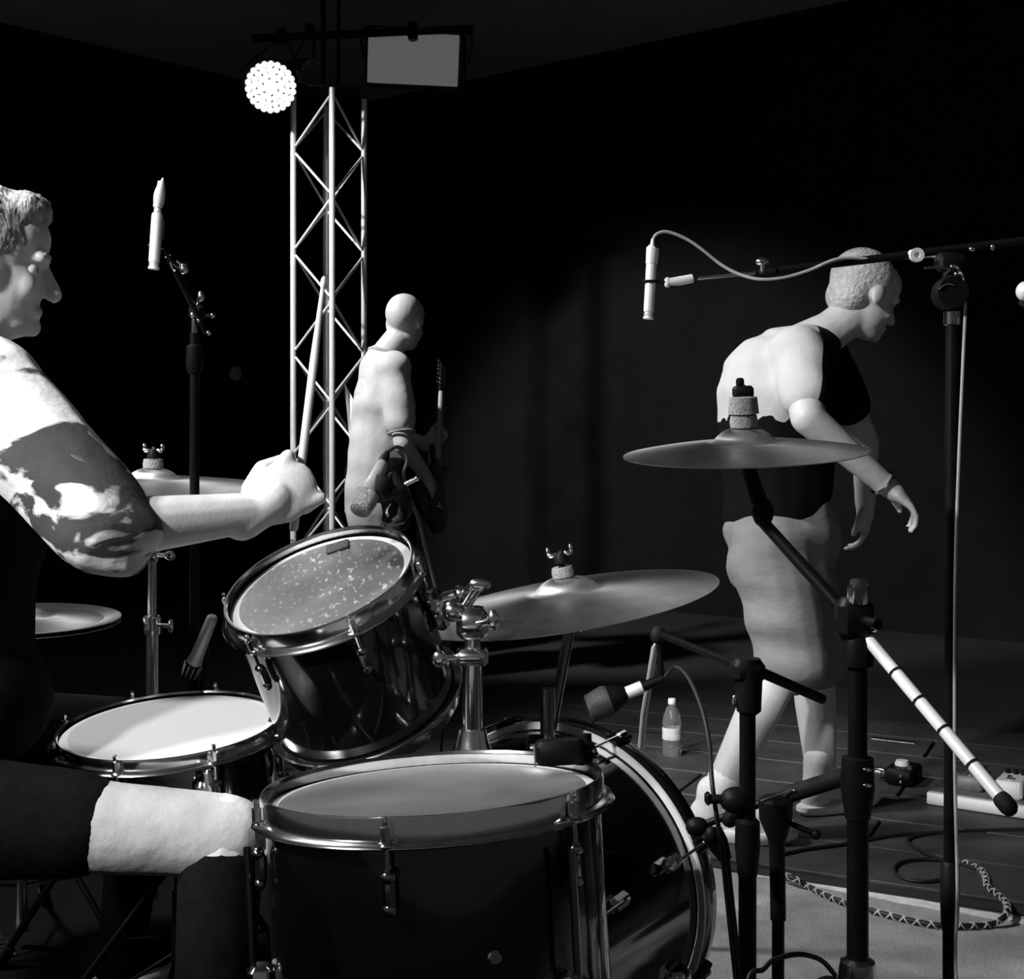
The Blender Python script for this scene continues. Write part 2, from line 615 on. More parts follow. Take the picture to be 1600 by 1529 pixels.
# tom bracket on the shell, facing the post
dtm = ang(u, v, 5)
brk = MB().box(RT_C + dtm * (RT_R + .012) - n * .10, (.026, .05, .06), (dtm, np.cross(n, dtm), n), .006)
brk.rod(RT_C + dtm * (RT_R + .02) - n * .085, RT_C + dtm * (RT_R + .052) - n * .085, .011)
brk.ball(RT_C + dtm * (RT_R + .055) - n * .085, .015)
obj('tom_bracket', brk, 'chrome', rt)
# damping gel square near the far rim
gl = RT_C + ang(u, v, 84) * (RT_R * .76) + n * .0022
lone('damper_gel', MB().box(gl, (.040, .030, .004), (unit(ang(u, v, 8)), unit(ang(u, v, 98)), n), .0015), 'black_felt', 'small grey damper square stuck on the rack tom head', 'damper')

# snare (14 inch)
SN_N = unit(A(-.044, -.101, 1)); SN_C = A(-.579, 2.168, .592) - SN_N * .003; SN_R = .1815
sn, u, v, n = make_drum('snare_drum', 'snare drum with bright white coated head under the rack tom', SN_C, SN_N, SN_R, .14, 8, -100, 'coated_head', (-.58, 2.17, .44), lug_len=.034, lip=.006)
th = ang(u, v, -60)
mb = MB().box(SN_C + th * (SN_R + .016) - n * .07, (.022, .034, .07), (th, np.cross(n, th), n), .006)
mb.box(SN_C + th * (SN_R + .034) - n * .055, (.012, .014, .085), (th, np.cross(n, th), n), .004)
obj('strainer', mb, 'chrome', sn)
# snare stand
ss = thing('snare_stand', 'chrome tripod stand holding up the white-headed snare drum', 'drum stand', (-.58, 2.17, 0))
hub = SN_C - n * .26
obj('post', MB().rod(A(hub[0], hub[1], .12), hub, .0125).rod(A(hub[0], hub[1], .10), A(hub[0], hub[1], .30), .016), 'dark_chrome', ss)
for k in range(3):
    d = ang(u, v, -60 + 120 * k)
    arm = MB().tube(spline([hub, hub + d * .08 + n * .02, hub + d * (SN_R - .01) + n * .09, hub + d * (SN_R + .012) + n * .128]), .006, 8)
    ar = obj('basket_arm', arm, 'dark_chrome', ss)
    obj('rubber_grip', MB().box(hub + d * (SN_R + .012) + n * .128, (.020, .022, .026), (d, np.cross(n, d), n), .006), 'black_rubber', ar)
for k in range(3):
    d = A(math.cos(R_(-95 + 120 * k)), math.sin(R_(-95 + 120 * k)), 0)
    hb = A(hub[0], hub[1], .20)
    mb = MB().box(hb + d * .14 - A(0, 0, .09), (.33, .014, .006), (unit(d * .28 - A(0, 0, .18)), np.cross(A(0, 0, 1), d), unit(np.cross(unit(d * .28 - A(0, 0, .18)), np.cross(A(0, 0, 1), d)))), .002)
    mb.rod(A(hub[0], hub[1], .11), hb + d * .17 - A(0, 0, .11), .004)
    lg = obj('leg', mb, 'dark_chrome', ss)
    obj('rubber_foot', MB().ball(hb + d * .285 - A(0, 0, .185), (.016, .016, .0145)), 'black_rubber', lg)

# bass drum (22 inch) standing on its side behind the floor tom
BD_PHI = 30
BD_AX = A(math.sin(R_(BD_PHI)), math.cos(R_(BD_PHI)), 0)
BD_D = .40; BD_R = .270
BD_F = A(.080, 2.27, .289)                      # centre of the front hoop
BD_C = BD_F - BD_AX * BD_D                      # centre of the batter side
bdm = thing('bass_drum', 'big black bass drum standing on its side behind the floor tom', 'drum', (BD_C[0] + BD_AX[0] * .2, BD_C[1] + BD_AX[1] * .2, 0))
bn = -BD_AX
u, v, n = basis(bn)
obj('shell', MB().lathe([(BD_R - .01, -.01), (BD_R, -.012), (BD_R, -BD_D + .012), (BD_R - .01, -BD_D + .01), (BD_R - .01, -.01)], BD_C, bn, 96), 'black_lacquer', bdm, 30)
for nm, z0, sg in (('batter', 0, 1), ('resonant', -BD_D, -1)):
    obj(nm + '_head', MB().lathe([(0, 0), (BD_R - .012, 0), (BD_R - .002, -.004)], BD_C + bn * z0, bn * sg, 72), 'dark_head', bdm, 30)
    hp = obj(nm + '_hoop', MB().lathe([(BD_R + .001, -.010), (BD_R + .001, .036), (BD_R + .004, .040), (BD_R + .013, .040), (BD_R + .0155, .036), (BD_R + .0155, -.007), (BD_R + .013, -.010)], BD_C + bn * z0, bn * sg, 110, True), 'black_hoop', bdm, 40)
    obj('hoop_edge', MB().lathe([(BD_R + .002, -.0100), (BD_R + .0025, -.0125), (BD_R + .0125, -.0125), (BD_R + .0150, -.0095)], BD_C + bn * z0, bn * sg, 110), 'aluminium', hp, 40)
for k in range(8):
    a = 22 + 45 * k
    d = ang(u, v, a)
    w = np.cross(n, d)
    for z0, sg in ((0, 1), (-BD_D, -1)):
        base = BD_C + bn * z0
        nn = bn * sg
        mb = MB().box(base + d * (BD_R + .020) + nn * .014, (.010, .026, .058), (d, w, nn), .003)
        mb.box(base + d * (BD_R + .010) + nn * .043, (.028, .026, .006), (d, w, nn), .002)
        cl = obj('claw', mb, 'black_metal', bdm)
        obj('tension_rod', MB().rod(base + d * (BD_R + .024) - nn * .09, base + d * (BD_R + .024) + nn * .02, .003, seg=8).rod(base + d * (BD_R + .024) + nn * .01, base + d * (BD_R + .024) + nn * .035, .006, seg=8), 'chrome', cl)
        lg = MB().box(base + d * (BD_R + .012) - nn * .10, (.022, .022, .05), (d, w, nn), .007)
        obj('lug', lg, 'chrome', bdm)
for sx in (-1, 1):
    side = A(BD_AX[1], -BD_AX[0], 0) * sx
    st = BD_C + BD_AX * .31 + side * (BD_R * .93) - A(0, 0, .09)
    foot = A(st[0] + side[0] * .14 + BD_AX[0] * .08, st[1] + side[1] * .14 + BD_AX[1] * .08, .012)
    lg = obj('spur_leg', MB().rod(st + A(0, 0, .03), foot, .007), 'worn_chrome', bdm)
    obj('rubber_foot', MB().rod(foot + A(0, 0, .025), foot - A(0, 0, .012), .011, .009), 'black_rubber', lg)
    obj('spur_bracket', MB().box(st + side * .012, (.05, .04, .05), (BD_AX, side, A(0, 0, 1)), .008), 'chrome', bdm)

# tom post on the bass drum
post_b = A(-.0625, 2.02, 0)
zb = BD_C[2] + BD_R - .002
pb = A(post_b[0], post_b[1], zb)
tp_ = thing('tom_post', 'chrome tom holder post rising from the bass drum shell', 'tom holder', pb)
obj('base_plate', MB().box(pb + A(0, 0, .004), (.075, .095, .018), None, .006).lathe([(.034, 0), (.034, .02), (.026, .04), (.022, .06), (0, .06)], pb, A(0, 0, 1), 20), 'chrome', tp_)
tt = A(pb[0], pb[1], .785)
obj('tube', MB().rod(pb + A(0, 0, .03), tt, .0125).rod(pb + A(0, 0, .05), pb + A(0, 0, .17), .016), 'chrome', tp_)
mb = MB().box(pb + A(0, 0, .175), (.05, .044, .026), None, .006)
mb.rod(pb + A(-.02, -.01, .175), pb + A(-.045, -.04, .178), .006).ball(pb + A(-.05, -.045, .178), (.012, .007, .014))
obj('memory_clamp', mb, 'chrome', tp_)
jnt = tt + A(0, 0, .0)
tend = RT_C + dtm * (RT_R + .06) - RT_F[2] * .085
mb = MB().box(jnt, (.05, .045, .05), None, .010).ball(jnt + A(-.03, -.012, .02), .018)
mb.rod(jnt + A(.01, -.02, 0), jnt + A(.03, -.055, .01), .006).ball(jnt + A(.034, -.062, .012), (.010, .007, .016))
obj('ball_joint', mb, 'chrome', tp_)
obj('arm', MB().tube(spline([jnt + A(-.02, -.01, .01), (jnt + tend) / 2 + A(.012, -.005, .03), tend]), .0085, 12), 'chrome', tp_)
obj('wing_screw', MB().rod((jnt + tend) / 2 + A(.02, 0, .03), (jnt + tend) / 2 + A(.02, -.04, .04), .005).ball((jnt + tend) / 2 + A(.02, -.045, .042), (.018, .006, .010)), 'chrome', tp_)


# ------------------------------------------------------------------ cymbals and stands
def cymbal(name, label, c, slope, R, bell=.055, bell_h=.022, bow=.018, group=None):
    n = unit(A(-slope[0], -slope[1], 1))
    t = thing(name, label, 'cymbal', c, group)
    prof = [(.006, bell_h)]
    for k in range(1, 7):
        a = k / 6
        prof.append((.006 + (bell - .006) * a, bell_h * (1 - a ** 2.4)))
    for k in range(1, 15):
        a = k / 14
        prof.append((bell + (R - bell) * a, -bow * a ** 1.5))
    prof2 = [(r, z - .0013) for r, z in prof[::-1]]
    obj('plate', MB().lathe(prof + prof2, c, n, 96, True), 'bronze', t, 60)
    # lathe grooves as fine raised rings
    obj('felt_washer', MB().lathe([(.004, bell_h - .002), (.020, bell_h), (.021, bell_h + .008), (.019, bell_h + .018), (.004, bell_h + .018)], c, n, 24, True), 'grey_felt', t, 50)
    obj('seat_felt', MB().lathe([(.004, bell_h - .004), (.018, bell_h - .005), (.019, bell_h - .016), (.004, bell_h - .017)], c, n, 24, True), 'black_felt', t, 50)
    return t, n


def wing_nut(parent, c, n, z, w=.040, m='chrome', m2='black_plastic'):
    u, v, n = basis(n)
    b = c + n * z
    mb = MB().lathe([(.0045, -.002), (.013, -.002), (.013, .006), (.009, .016), (.0045, .016)], b, n, 20, True)
    o = obj('wing_nut', mb, m2, parent)
    mb = MB()
    for s in (-1, 1):
        mb.box(b + u * s * (w * .32) + n * .014, (w * .34, .006, .009), (u, v, n), .002)
        mb.box(b + u * s * (w * .46) + n * .021, (.007, .006, .016), (u, v, n), .002)
    obj('wings', mb, m, o)
    return o


def tripod(t, x, y, zhub, spread, rleg, m, rot=20, flat=True, mfoot='black_rubber'):
    for k in range(3):
        a = R_(rot + 120 * k)
        d = A(math.cos(a), math.sin(a), 0)
        top = A(x, y, zhub) + d * .02
        bot = A(x, y, 0) + d * spread + A(0, 0, .012)
        lg = obj('leg', MB().rod(top, bot, rleg), m, t)
        obj('brace', MB().rod(A(x, y, zhub * .42) + d * .015, (top + bot) / 2, rleg * .6), m, t)
        obj('rubber_foot', MB().rod(bot + unit(top - bot) * .04, bot - A(0, 0, .0), rleg * 1.7, rleg * 1.9).ball(bot, (rleg * 1.9, rleg * 1.9, .012)), mfoot, lg)


# left crash behind the drummer's arm
LC = A(-.746, 2.66, .994)
lc, n = cymbal('crash_cymbal', 'bronze crash cymbal held flat beside the drummer\'s raised arm', LC, (-.024, .054), .265)
ls = thing('cymbal_stand', 'chrome straight stand under the cymbal beside the drummer', 'cymbal stand', (LC[0], LC[1], 0))
obj('rod', MB().rod(LC - n * .16, LC + n * .066, .0036, seg=8), 'chrome', ls)
obj('sleeve', MB().lathe([(.005, .000), (.012, .002), (.012, .022), (.005, .040)], LC, n, 18, True), 'black_plastic', ls)
wing_nut(ls, LC, n, .044)
pz = LC - n * .16
obj('tilter', MB().box(pz, (.026, .020, .032), None, .006).rod(pz, pz + A(.035, -.012, 0), .005).ball(pz + A(.04, -.014, 0), (.012, .006, .010)), 'chrome', ls)
obj('inner_tube', MB().rod(A(pz[0], pz[1], .66), pz, .0095), 'worn_chrome', ls)
obj('tube_clamp', MB().lathe([(.010, -.02), (.018, -.02), (.019, .012), (.016, .02), (.010, .02)], A(pz[0], pz[1], .69), A(0, 0, 1), 20, True).rod(A(pz[0], pz[1], .69), A(pz[0] + .04, pz[1] - .02, .69), .005).ball(A(pz[0] + .044, pz[1] - .022, .69), (.006, .01, .014)), 'chrome', ls)
obj('outer_tube', MB().rod(A(pz[0], pz[1], .12), A(pz[0], pz[1], .68), .0135), 'worn_chrome', ls)
tripod(ls, pz[0], pz[1], .45, .30, .008, 'black_metal', 75)

# hi-hat at the far side of the snare
HC = A(-1.033, 2.70, .690)
for zz, nm, lb, sg in ((.014, 'hi_hat_cymbal', 'upper cymbal of the hi-hat pair at the left edge', 1), (-.006, 'hi_hat_cymbal', 'lower upturned cymbal of the hi-hat pair at the left edge', -1)):
    n = unit(A(.02, -.03, 1)) * sg
    t = thing(nm, lb, 'cymbal', HC + A(0, 0, zz), 'hi-hat pair')
    prof = [(.006, .016), (.03, .014), (.045, .007), (.052, 0)] + [(.052 + (.200 - .052) * k / 8, -.014 * (k / 8) ** 1.5) for k in range(1, 9)]
    obj('plate', MB().lathe(prof + [(r, z - .0014) for r, z in prof[::-1]], HC + A(0, 0, zz), n, 80, True), 'bronze', t, 60)
    obj('clutch' if sg > 0 else 'seat_cup', MB().lathe([(.004, .012), (.014, .013), (.014, .03), (.010, .045), (.004, .045)], HC + A(0, 0, zz), n, 18, True), 'chrome', t)
hs = thing('hi_hat_stand', 'chrome hi-hat stand left of the snare drum', 'hi-hat stand', (HC[0], HC[1], 0))
obj('pull_rod', MB().rod(HC - A(0, 0, .1), HC + A(0, 0, .20), .003, seg=8), 'chrome', hs)
obj('inner_tube', MB().rod(A(HC[0], HC[1], .40), HC - A(0, 0, .05), .0095), 'worn_chrome', hs)
obj('outer_tube', MB().rod(A(HC[0], HC[1], .04), A(HC[0], HC[1], .45), .0135), 'worn_chrome', hs)
obj('pedal', MB().box(A(HC[0] - .14, HC[1] - .10, .05), (.27, .085, .012), (unit(A(-.8, -.6, .12)), unit(A(.6, -.8, 0)), A(0, 0, 1)), .004).box(A(HC[0] - .14, HC[1] - .1, .006), (.30, .09, .012), (unit(A(-.8, -.6, 0)), unit(A(.6, -.8, 0)), A(0, 0, 1)), .003), 'worn_chrome', hs)
tripod(hs, HC[0], HC[1], .33, .26, .007, 'black_metal', 100)

# ride cymbal over the bass drum
RC = P(884, 922, 2.36)
rc, n = cymbal('ride_cymbal', 'wide tilted bronze ride cymbal over the bass drum', RC, (.165, .045), .280, .062, .026, .022)
ra = thing('cymbal_holder', 'chrome cymbal arm from the bass drum up to the wide tilted cymbal', 'cymbal stand', (.06, 2.16, BD_C[2] + BD_R))
obj('rod', MB().rod(RC - n * .06, RC + n * .075, .0036, seg=8), 'chrome', ra)
obj('sleeve', MB().lathe([(.005, .000), (.013, .002), (.013, .024), (.005, .050)], RC, n, 18, True), 'black_plastic', ra)
wing_nut(ra, RC, n, .054, .046, 'chrome')
tl = RC - n * .06
obj('tilter', MB().box(tl, (.028, .022, .034), None, .006).rod(tl, tl + A(.01, -.04, 0), .005).ball(tl + A(.012, -.046, 0), (.010, .006, .012)), 'chrome', ra)
tb = A(.06, 2.16, BD_C[2] + math.sqrt(BD_R ** 2 - .036 ** 2) - .002)
obj('tube', MB().rod(tb, tl, .0095).rod(tb, tb + A(0, 0, .10), .0125), 'dark_chrome', ra)
obj('base_plate', MB().box(tb + A(0, 0, .006), (.07, .08, .016), None, .005), 'chrome', ra)

# boom-mounted crash at the right
CC = P(1163, 690, 1.90)
cc_, n = cymbal('crash_cymbal', 'bronze crash cymbal at eye level on the black boom stand', CC, (.045, .10), .180, .048, .022, .016)
cs = thing('boom_cymbal_stand', 'black boom cymbal stand in the right foreground with ringed chrome tail', 'cymbal stand', (.4455, 1.65, 0))
obj('rod', MB().rod(CC - n * .05, CC + n * .085, .0036, seg=8), 'dark_chrome', cs)
obj('sleeve', MB().lathe([(.005, 0), (.012, .002), (.012, .022), (.005, .046)], CC, n, 18, True), 'black_plastic', cs)
obj('cap_nut', MB().lathe([(.005, .042), (.0225, .042), (.0225, .045), (.0205, .066), (.012, .068), (.005, .068)], CC, n, 24, True), 'grey_felt', cs)
obj('wing_nut', MB().box(CC + n * .074, (.030, .020, .018), basis(n), .004).box(CC + n * .088 - A(.004, 0, 0), (.012, .008, .014), basis(n), .003), 'black_plastic', cs)
t1_ = P(1186, 782, 1.86)
obj('tilter', MB().tube([CC - n * .012, P(1174, 745, 1.88), t1_], [.009, .011, .012], 12).ball(P(1192, 800, 1.86), (.016, .012, .022)), 'black_metal', cs)
b0_, b1_, b2_ = P(1192, 815, 1.85), P(1334, 972, 1.66), P(1572, 1256, 1.46)
obj('boom_tube', MB().rod(b0_, b1_, .0088), 'black_metal', cs)
br = MB()
dd = b2_ - b1_
obj('boom_tail', MB().rod(b1_, b2_, .0080, seg=14), 'bright_steel', cs)
for f_ in (.30, .46, .62, .80):
    obj('tail_ring', MB().rod(b1_ + dd * (f_ - .006), b1_ + dd * (f_ + .006), .0085, seg=14), 'black_rubber', cs)
obj('tail_cap', MB().capsule(b2_ - unit(dd) * .006, b2_ + unit(dd) * .004, .0105), 'black_rubber', cs)
pt = A(.4455, 1.65, .842)
obj('boom_clamp', MB().box(pt + A(-.005, 0, .0), (.046, .040, .055), None, .010).lathe([(.020, -.06), (.021, -.03), (.017, -.02)], pt, A(0, 0, 1), 20).rod(pt, pt + A(.012, -.05, .0), .007), 'black_metal', cs)
obj('boom_clamp_bolt', MB().lathe([(0, .02), (.012, .02), (.014, .012), (.014, -.006), (0, -.006)], pt + A(-.002, -.01, .03), A(0, -.3, 1), 18).ball(pt + A(.013, -.030, -.006), (.005, .004, .007)), 'chrome', cs)
obj('inner_tube', MB().rod(A(.4455, 1.65, .60), pt, .0125), 'black_metal', cs)
obj('tube_clutch', MB().lathe([(.012, .03), (.020, .028), (.0215, -.012), (.016, -.05), (.012, -.05)], A(.4455, 1.65, .635), A(0, 0, 1), 22, True), 'black_plastic', cs)
mb = MB()
for k in (-.012, .008):
    mb.ball(A(.452, 1.630, .645 + k), (.006, .004, .003))
obj('clutch_bolts', mb, 'chrome', cs)
obj('outer_tube', MB().rod(A(.4455, 1.65, .10), A(.4455, 1.65, .62), .0142), 'black_metal', cs)
obj('leg_collar', MB().lathe([(.014, .03), (.022, .026), (.026, 0), (.022, -.04), (.014, -.04)], A(.4455, 1.65, .375), A(0, 0, 1), 22, True), 'worn_chrome', cs)
obj('collar_knob', MB().rod(A(.435, 1.64, .378), A(.405, 1.615, .376), .008).ball(A(.398, 1.61, .375), (.023, .018, .023)), 'black_plastic', cs)
tripod(cs, .4455, 1.65, .33, .30, .009, 'black_metal', 80)


# ------------------------------------------------------------------ microphones and their stands
def xlr_tail(parent, p, d, L=.05, r=.009, m='mic_silver'):
    """connector and strain relief at the cable end of a microphone"""
    o = obj('connector', MB().tube([p, p + d * L * .15, p + d * L * .16, p + d * L * .62, p + d * L * .64, p + d * L], [r * .75, r * .75, r, r * .95, r * .6, r * .35], 16), m, parent)
    return o


def pencil_mic(label, a, b, r, tailL, group='overhead pencil microphones'):
    """a = capsule end, b = cable end"""
    a, b = np.asarray(a), np.asarray(b)
    d = unit(b - a)
    L = np.linalg.norm(b - a)
    t = thing('pencil_microphone', label, 'microphone', a, group)
    obj('body', MB().tube([a + d * L * .14, a + d * L * .15, b - d * .003, b], [r * .9, r, r, r * .85], 20), 'mic_silver', t)
    cap = MB()
    pts, rr = [a, a + d * .001], [r * .8, r]
    for k in range(3):
        s = L * (.045 + .03 * k)
        pts += [a + d * s, a + d * (s + .0005), a + d * (s + .0025), a + d * (s + .003)]
        rr += [r, r * .78, r * .78, r]
    pts.append(a + d * L * .14); rr.append(r)
    obj('capsule', cap.tube(pts, rr, 20), 'mic_silver', t)
    xlr_tail(t, b + d * .002, d, tailL, r * .85)
    return t, d, b + d * tailL


# left overhead
m1, d1, e1 = pencil_mic('silver pencil microphone hanging above the left cymbal near the drummer', P(240, 421, 2.3), P(246, 333, 2.3), .0098, .056)
obj('shock_clip', MB().tube([P(237, 345, 2.31), P(235, 372, 2.31)], .002, 6).tube([P(256, 343, 2.31), P(254, 374, 2.31)], .002, 6), 'dark_chrome', m1)
obj('cable_boot', MB().tube(spline([P(247.5, 320, 2.3), P(250, 300, 2.3), P(255, 278, 2.3)]), [.0085 + .0035 * math.sin(k / 16 * 3.1) - .0075 * (k / 16) ** 1.5 for k in range(17)], 14), 'mic_silver', m1)
s1 = thing('microphone_stand', 'black thin microphone stand behind the left cymbal', 'microphone stand', (P(304, 600, 2.45)[0], 2.45, 0), 'overhead microphone stands')
sx = P(304, 600, 2.45)[0]
obj('tube', MB().rod(A(sx, 2.45, .05), P(304, 520, 2.45), .0095), 'black_metal', s1)
obj('extension_tube', MB().rod(P(304, 545, 2.45), P(304, 492, 2.45), .007), 'dark_chrome', s1)
obj('tube_clutch', MB().lathe([(.010, .02), (.015, .018), (.016, -.02), (.012, -.035), (.009, -.035)], P(304, 555, 2.45), A(0, 0, 1), 18, True), 'black_plastic', s1)
mb = MB().box(P(308, 488, 2.45), (.030, .024, .03), None, .008)
mb.rod(P(308, 492, 2.45), P(332, 494, 2.45), .004)
obj('boom_joint', mb, 'black_plastic', s1)
obj('joint_screw', MB().ball(P(301, 492, 2.43), .005).ball(P(332, 493, 2.44), .005).ball(P(326, 520, 2.44), .005).ball(P(310, 500, 2.43), .0035), 'chrome', s1)
obj('boom', MB().rod(P(322, 520, 2.46), P(262, 400, 2.34), .0055), 'black_metal', s1)
obj('boom_knob', MB().ball(P(314, 463, 2.40), (.007, .006, .010)).rod(P(310, 470, 2.41), P(306, 476, 2.42), .004), 'worn_chrome', s1)
obj('clip_knob', MB().ball(P(287, 420, 2.33), (.009, .007, .010)), 'worn_chrome', s1)
obj('clip', MB().torus(P(244, 385, 2.31), unit(A(.07, 0, 1)), .0125, .003, 20, 6).tube(spline([P(255, 388, 2.31), P(266, 405, 2.32), P(276, 414, 2.33), P(287, 420, 2.34)]), .004, 8), 'black_plastic', s1)
obj('clip_band', MB().tube(spline([P(266, 410, 2.31), P(270, 420, 2.31), P(274, 422, 2.31)], 4), .0018, 6).tube(spline([P(276, 408, 2.31), P(281, 412, 2.31), P(281, 418, 2.31)], 4), .0022, 6), 'chrome', s1)
tripod(s1, sx, 2.45, .30, .30, .007, 'black_metal', 100)

# right overhead on the long boom
m2, d2, e2 = pencil_mic('silver pencil microphone hanging from the long boom at the right', P(1013, 499, 2.08), P(1018, 410, 2.08), .0085, .036)
xlr_b = obj('collar', MB().tube([P(1018, 412, 2.08), P(1020, 388, 2.08), P(1021, 386, 2.08)], [.0095, .0105, .008], 16), 'mic_silver', m2)
s2 = thing('boom_microphone_stand', 'black tall microphone stand at the right with a long horizontal boom', 'microphone stand', (P(1483, 900, 2.0)[0], 2.0, 0), 'overhead microphone stands')
px_ = P(1484, 900, 2.0)[0]
obj('outer_tube', MB().rod(A(px_, 2.0, .05), P(1484, 1395, 2.0), .0112), 'black_metal', s2)
obj('tube_clutch', MB().lathe([(.010, .055), (.014, .05), (.0152, .0), (.013, -.05), (.011, -.055)], P(1484, 1400, 2.0), A(0, 0, 1), 20, True), 'black_plastic', s2)
obj('inner_tube', MB().rod(P(1484, 1400, 2.0), P(1488, 490, 2.0), .0100), 'black_metal', s2)
obj('collar', MB().lathe([(.0095, .012), (.013, .010), (.013, -.010), (.0095, -.012)], P(1488, 497, 2.0), A(0, 0, 1), 18, True), 'dark_chrome', s2)
mb = MB().box(P(1487, 440, 2.0), (.030, .026, .055), None, .008).lathe([(0, .018), (.024, .018), (.026, .010), (.026, -.010), (.024, -.018), (0, -.018)], P(1484, 458, 1.99), A(0, -1, 0), 24)
mb.box(P(1486, 410, 2.0), (.05, .028, .03), None, .008)
obj('boom_joint', mb, 'black_plastic', s2)
mb = MB().ball(P(1490, 416, 1.98), (.006, .004, .003)).ball(P(1494, 428, 1.98), (.004, .004, .004)).torus(P(1482, 460, 1.97), A(0, 1, 0), .016, .0012, 20, 6, (-150, -60))
obj('joint_bolts', mb, 'chrome', s2)
obj('clutch_lever', MB().tube(spline([P(1445, 419, 1.98), P(1465, 417, 1.98), P(1480, 419, 1.98)]), .0022, 8), 'worn_chrome', s2)
obj('boom_tube', MB().rod(P(1180, 427, 2.07), P(1680, 366, 1.97), .0065), 'black_metal', s2)
obj('boom_tip', MB().rod(P(1090, 435, 2.08), P(1186, 426, 2.07), .0028), 'worn_chrome', s2)
obj('mic_clip', MB().tube([P(1046, 440, 2.08), P(1060, 439, 2.08), P(1082, 435, 2.08), P(1084, 435, 2.08)], [.006, .0075, .0072, .004], 14).box(P(1043, 441, 2.08), (.010, .010, .016), None, .003), 'mic_silver', s2)
obj('clip_ring', MB().torus(P(1016, 440, 2.08), unit(A(.06, 0, 1)), .0105, .0022, 20, 6).rod(P(1026, 440, 2.08), P(1044, 441, 2.08), .003), 'black_plastic', s2)
obj('boom_knob', MB().ball(P(1191, 409, 2.06), (.011, .008, .007)).rod(P(1191, 412, 2.06), P(1191, 428, 2.06), .004), 'worn_chrome', s2)
obj('boom_clutch', MB().rod(P(1188, 427, 2.065), P(1212, 424, 2.06), .0085), 'black_plastic', s2)
kb = P(1431, 399, 1.985)
obj('boom_bolt', MB().lathe([(0, .004), (.004, .004), (.005, .008), (.011, .008), (.011, 0), (0, 0)], kb, A(0, -1, 0), 18).ball(kb + A(-.007, 0, .004), .005), 'mic_silver', s2)
obj('boom_weight', MB().ball(P(1519, 389, 1.98), (.005, .004, .004)).ball(P(1551, 386, 1.98), (.004, .004, .005)), 'chrome', s2)
tripod(s2, px_, 2.0, .15, .26, .008, 'black_metal', 30)
lone('microphone_cable', MB().tube(spline([e2 + d2 * 0, P(1026, 366, 2.08), P(1042, 362, 2.08), P(1070, 372, 2.08), P(1095, 388, 2.08), P(1125, 412, 2.08), P(1152, 427, 2.07), P(1185, 436, 2.055), P(1222, 434, 2.045),
     P(1262, 423, 2.04), P(1310, 404, 2.03), P(1360, 404, 2.03), P(1420, 402, 2.02), P(1470, 402, 2.01), P(1500, 425, 1.985), P(1508, 470, 1.985), P(1505, 560, 1.985), P(1499, 700, 1.985), P(1494, 850, 1.985), P(1492, 1000, 1.985), P(1492, 1200, 1.985), P(1496, 1390, 1.98), P(1494, 1529, 1.98), A(.70, 1.95, .02), A(.82, 1.9, .006), A(.95, 1.95, .006)]), .0026, 8),
     'cable_grey', 'thin cable looping from the right pencil microphone down its boom stand', 'cable')

# vocal microphone just entering at the right edge
vm = thing('vocal_microphone', 'ball-headed microphone cut by the right edge of the picture', 'microphone', P(1600, 455, 2.6))
obj('grille', MB().ball(P(1602, 455, 2.6), (.0185, .0185, .0205)), 'mic_silver', vm)
obj('body', MB().tube([P(1604, 468, 2.6), P(1640, 520, 2.66)], [.017, .010], 16), 'black_metal', vm)
vs = thing('vocal_microphone_stand', 'straight black stand of the microphone beyond the right edge', 'microphone stand', (P(1705, 600, 2.65)[0], 2.65, 0))
vx = P(1705, 600, 2.65)[0]
obj('tube', MB().rod(A(vx, 2.65, .03), P(1705, 540, 2.65), .009).rod(P(1705, 545, 2.65), P(1632, 512, 2.65), .006), 'black_metal', vs)
obj('clip', MB().box(P(1628, 510, 2.64), (.02, .03, .03), None, .006), 'black_plastic', vs)
obj('round_base', MB().lathe([(0, .035), (.02, .033), (.09, .018), (.115, .010), (.115, 0), (0, 0)], A(vx, 2.65, .0165), A(0, 0, 1), 36), 'black_metal', vs)

# dynamic mic clipped to the rack tom rim
tm = thing('tom_microphone', 'dynamic microphone clipped on the far rim of the rack tom', 'microphone', P(620, 815, 2.2))
a_, b_ = P(566, 790, 2.10), P(598, 722, 2.16)
d_ = unit(b_ - a_)
L_ = np.linalg.norm(b_ - a_)
obj('grille', MB().tube([a_ - d_ * .014, a_ - d_ * .011, a_ + d_ * .012, a_ + d_ * .024], [.012, .017, .0205, .0195], 24), 'mic_grille', tm)
obj('body', MB().tube([a_ + d_ * .024, a_ + d_ * .028, a_ + d_ * .05, b_ - d_ * .004, b_], [.020, .018, .0135, .0105, .008], 20), 'mic_body', tm)
obj('connector', MB().tube([b_ - d_ * .002, b_ + d_ * .012, b_ + d_ * .024], [.0085, .008, .004], 14), 'black_plastic', tm)
c1 = (a_ + b_) / 2 + A(.008, 0, -.008)
clip = MB().tube([c1 - d_ * .016, c1 + d_ * .016], .0185, 16)
clip.capsule(P(596, 772, 2.13), P(622, 768, 2.16), .012).capsule(P(614, 745, 2.17), P(628, 770, 2.17), .0095, .013)
clip.tube(spline([P(622, 768, 2.17), P(634, 785, 2.18), P(630, 806, 2.19), P(618, 818, 2.19)]), [.013] * 8 + [.012] * 8 + [.010] * 9, 12)
obj('clip', clip, 'black_rubber', tm)
obj('clip_spring', MB().tube(spline([P(609, 786, 2.15), P(604, 796, 2.15), P(606, 806, 2.16)]), .0022, 8), 'chrome', tm)
obj('rim_jaw', MB().box(P(614, 824, 2.185), (.055, .022, .012), RT_F, .004).ball(P(609, 826, 2.165), .003), 'black_plastic', tm)
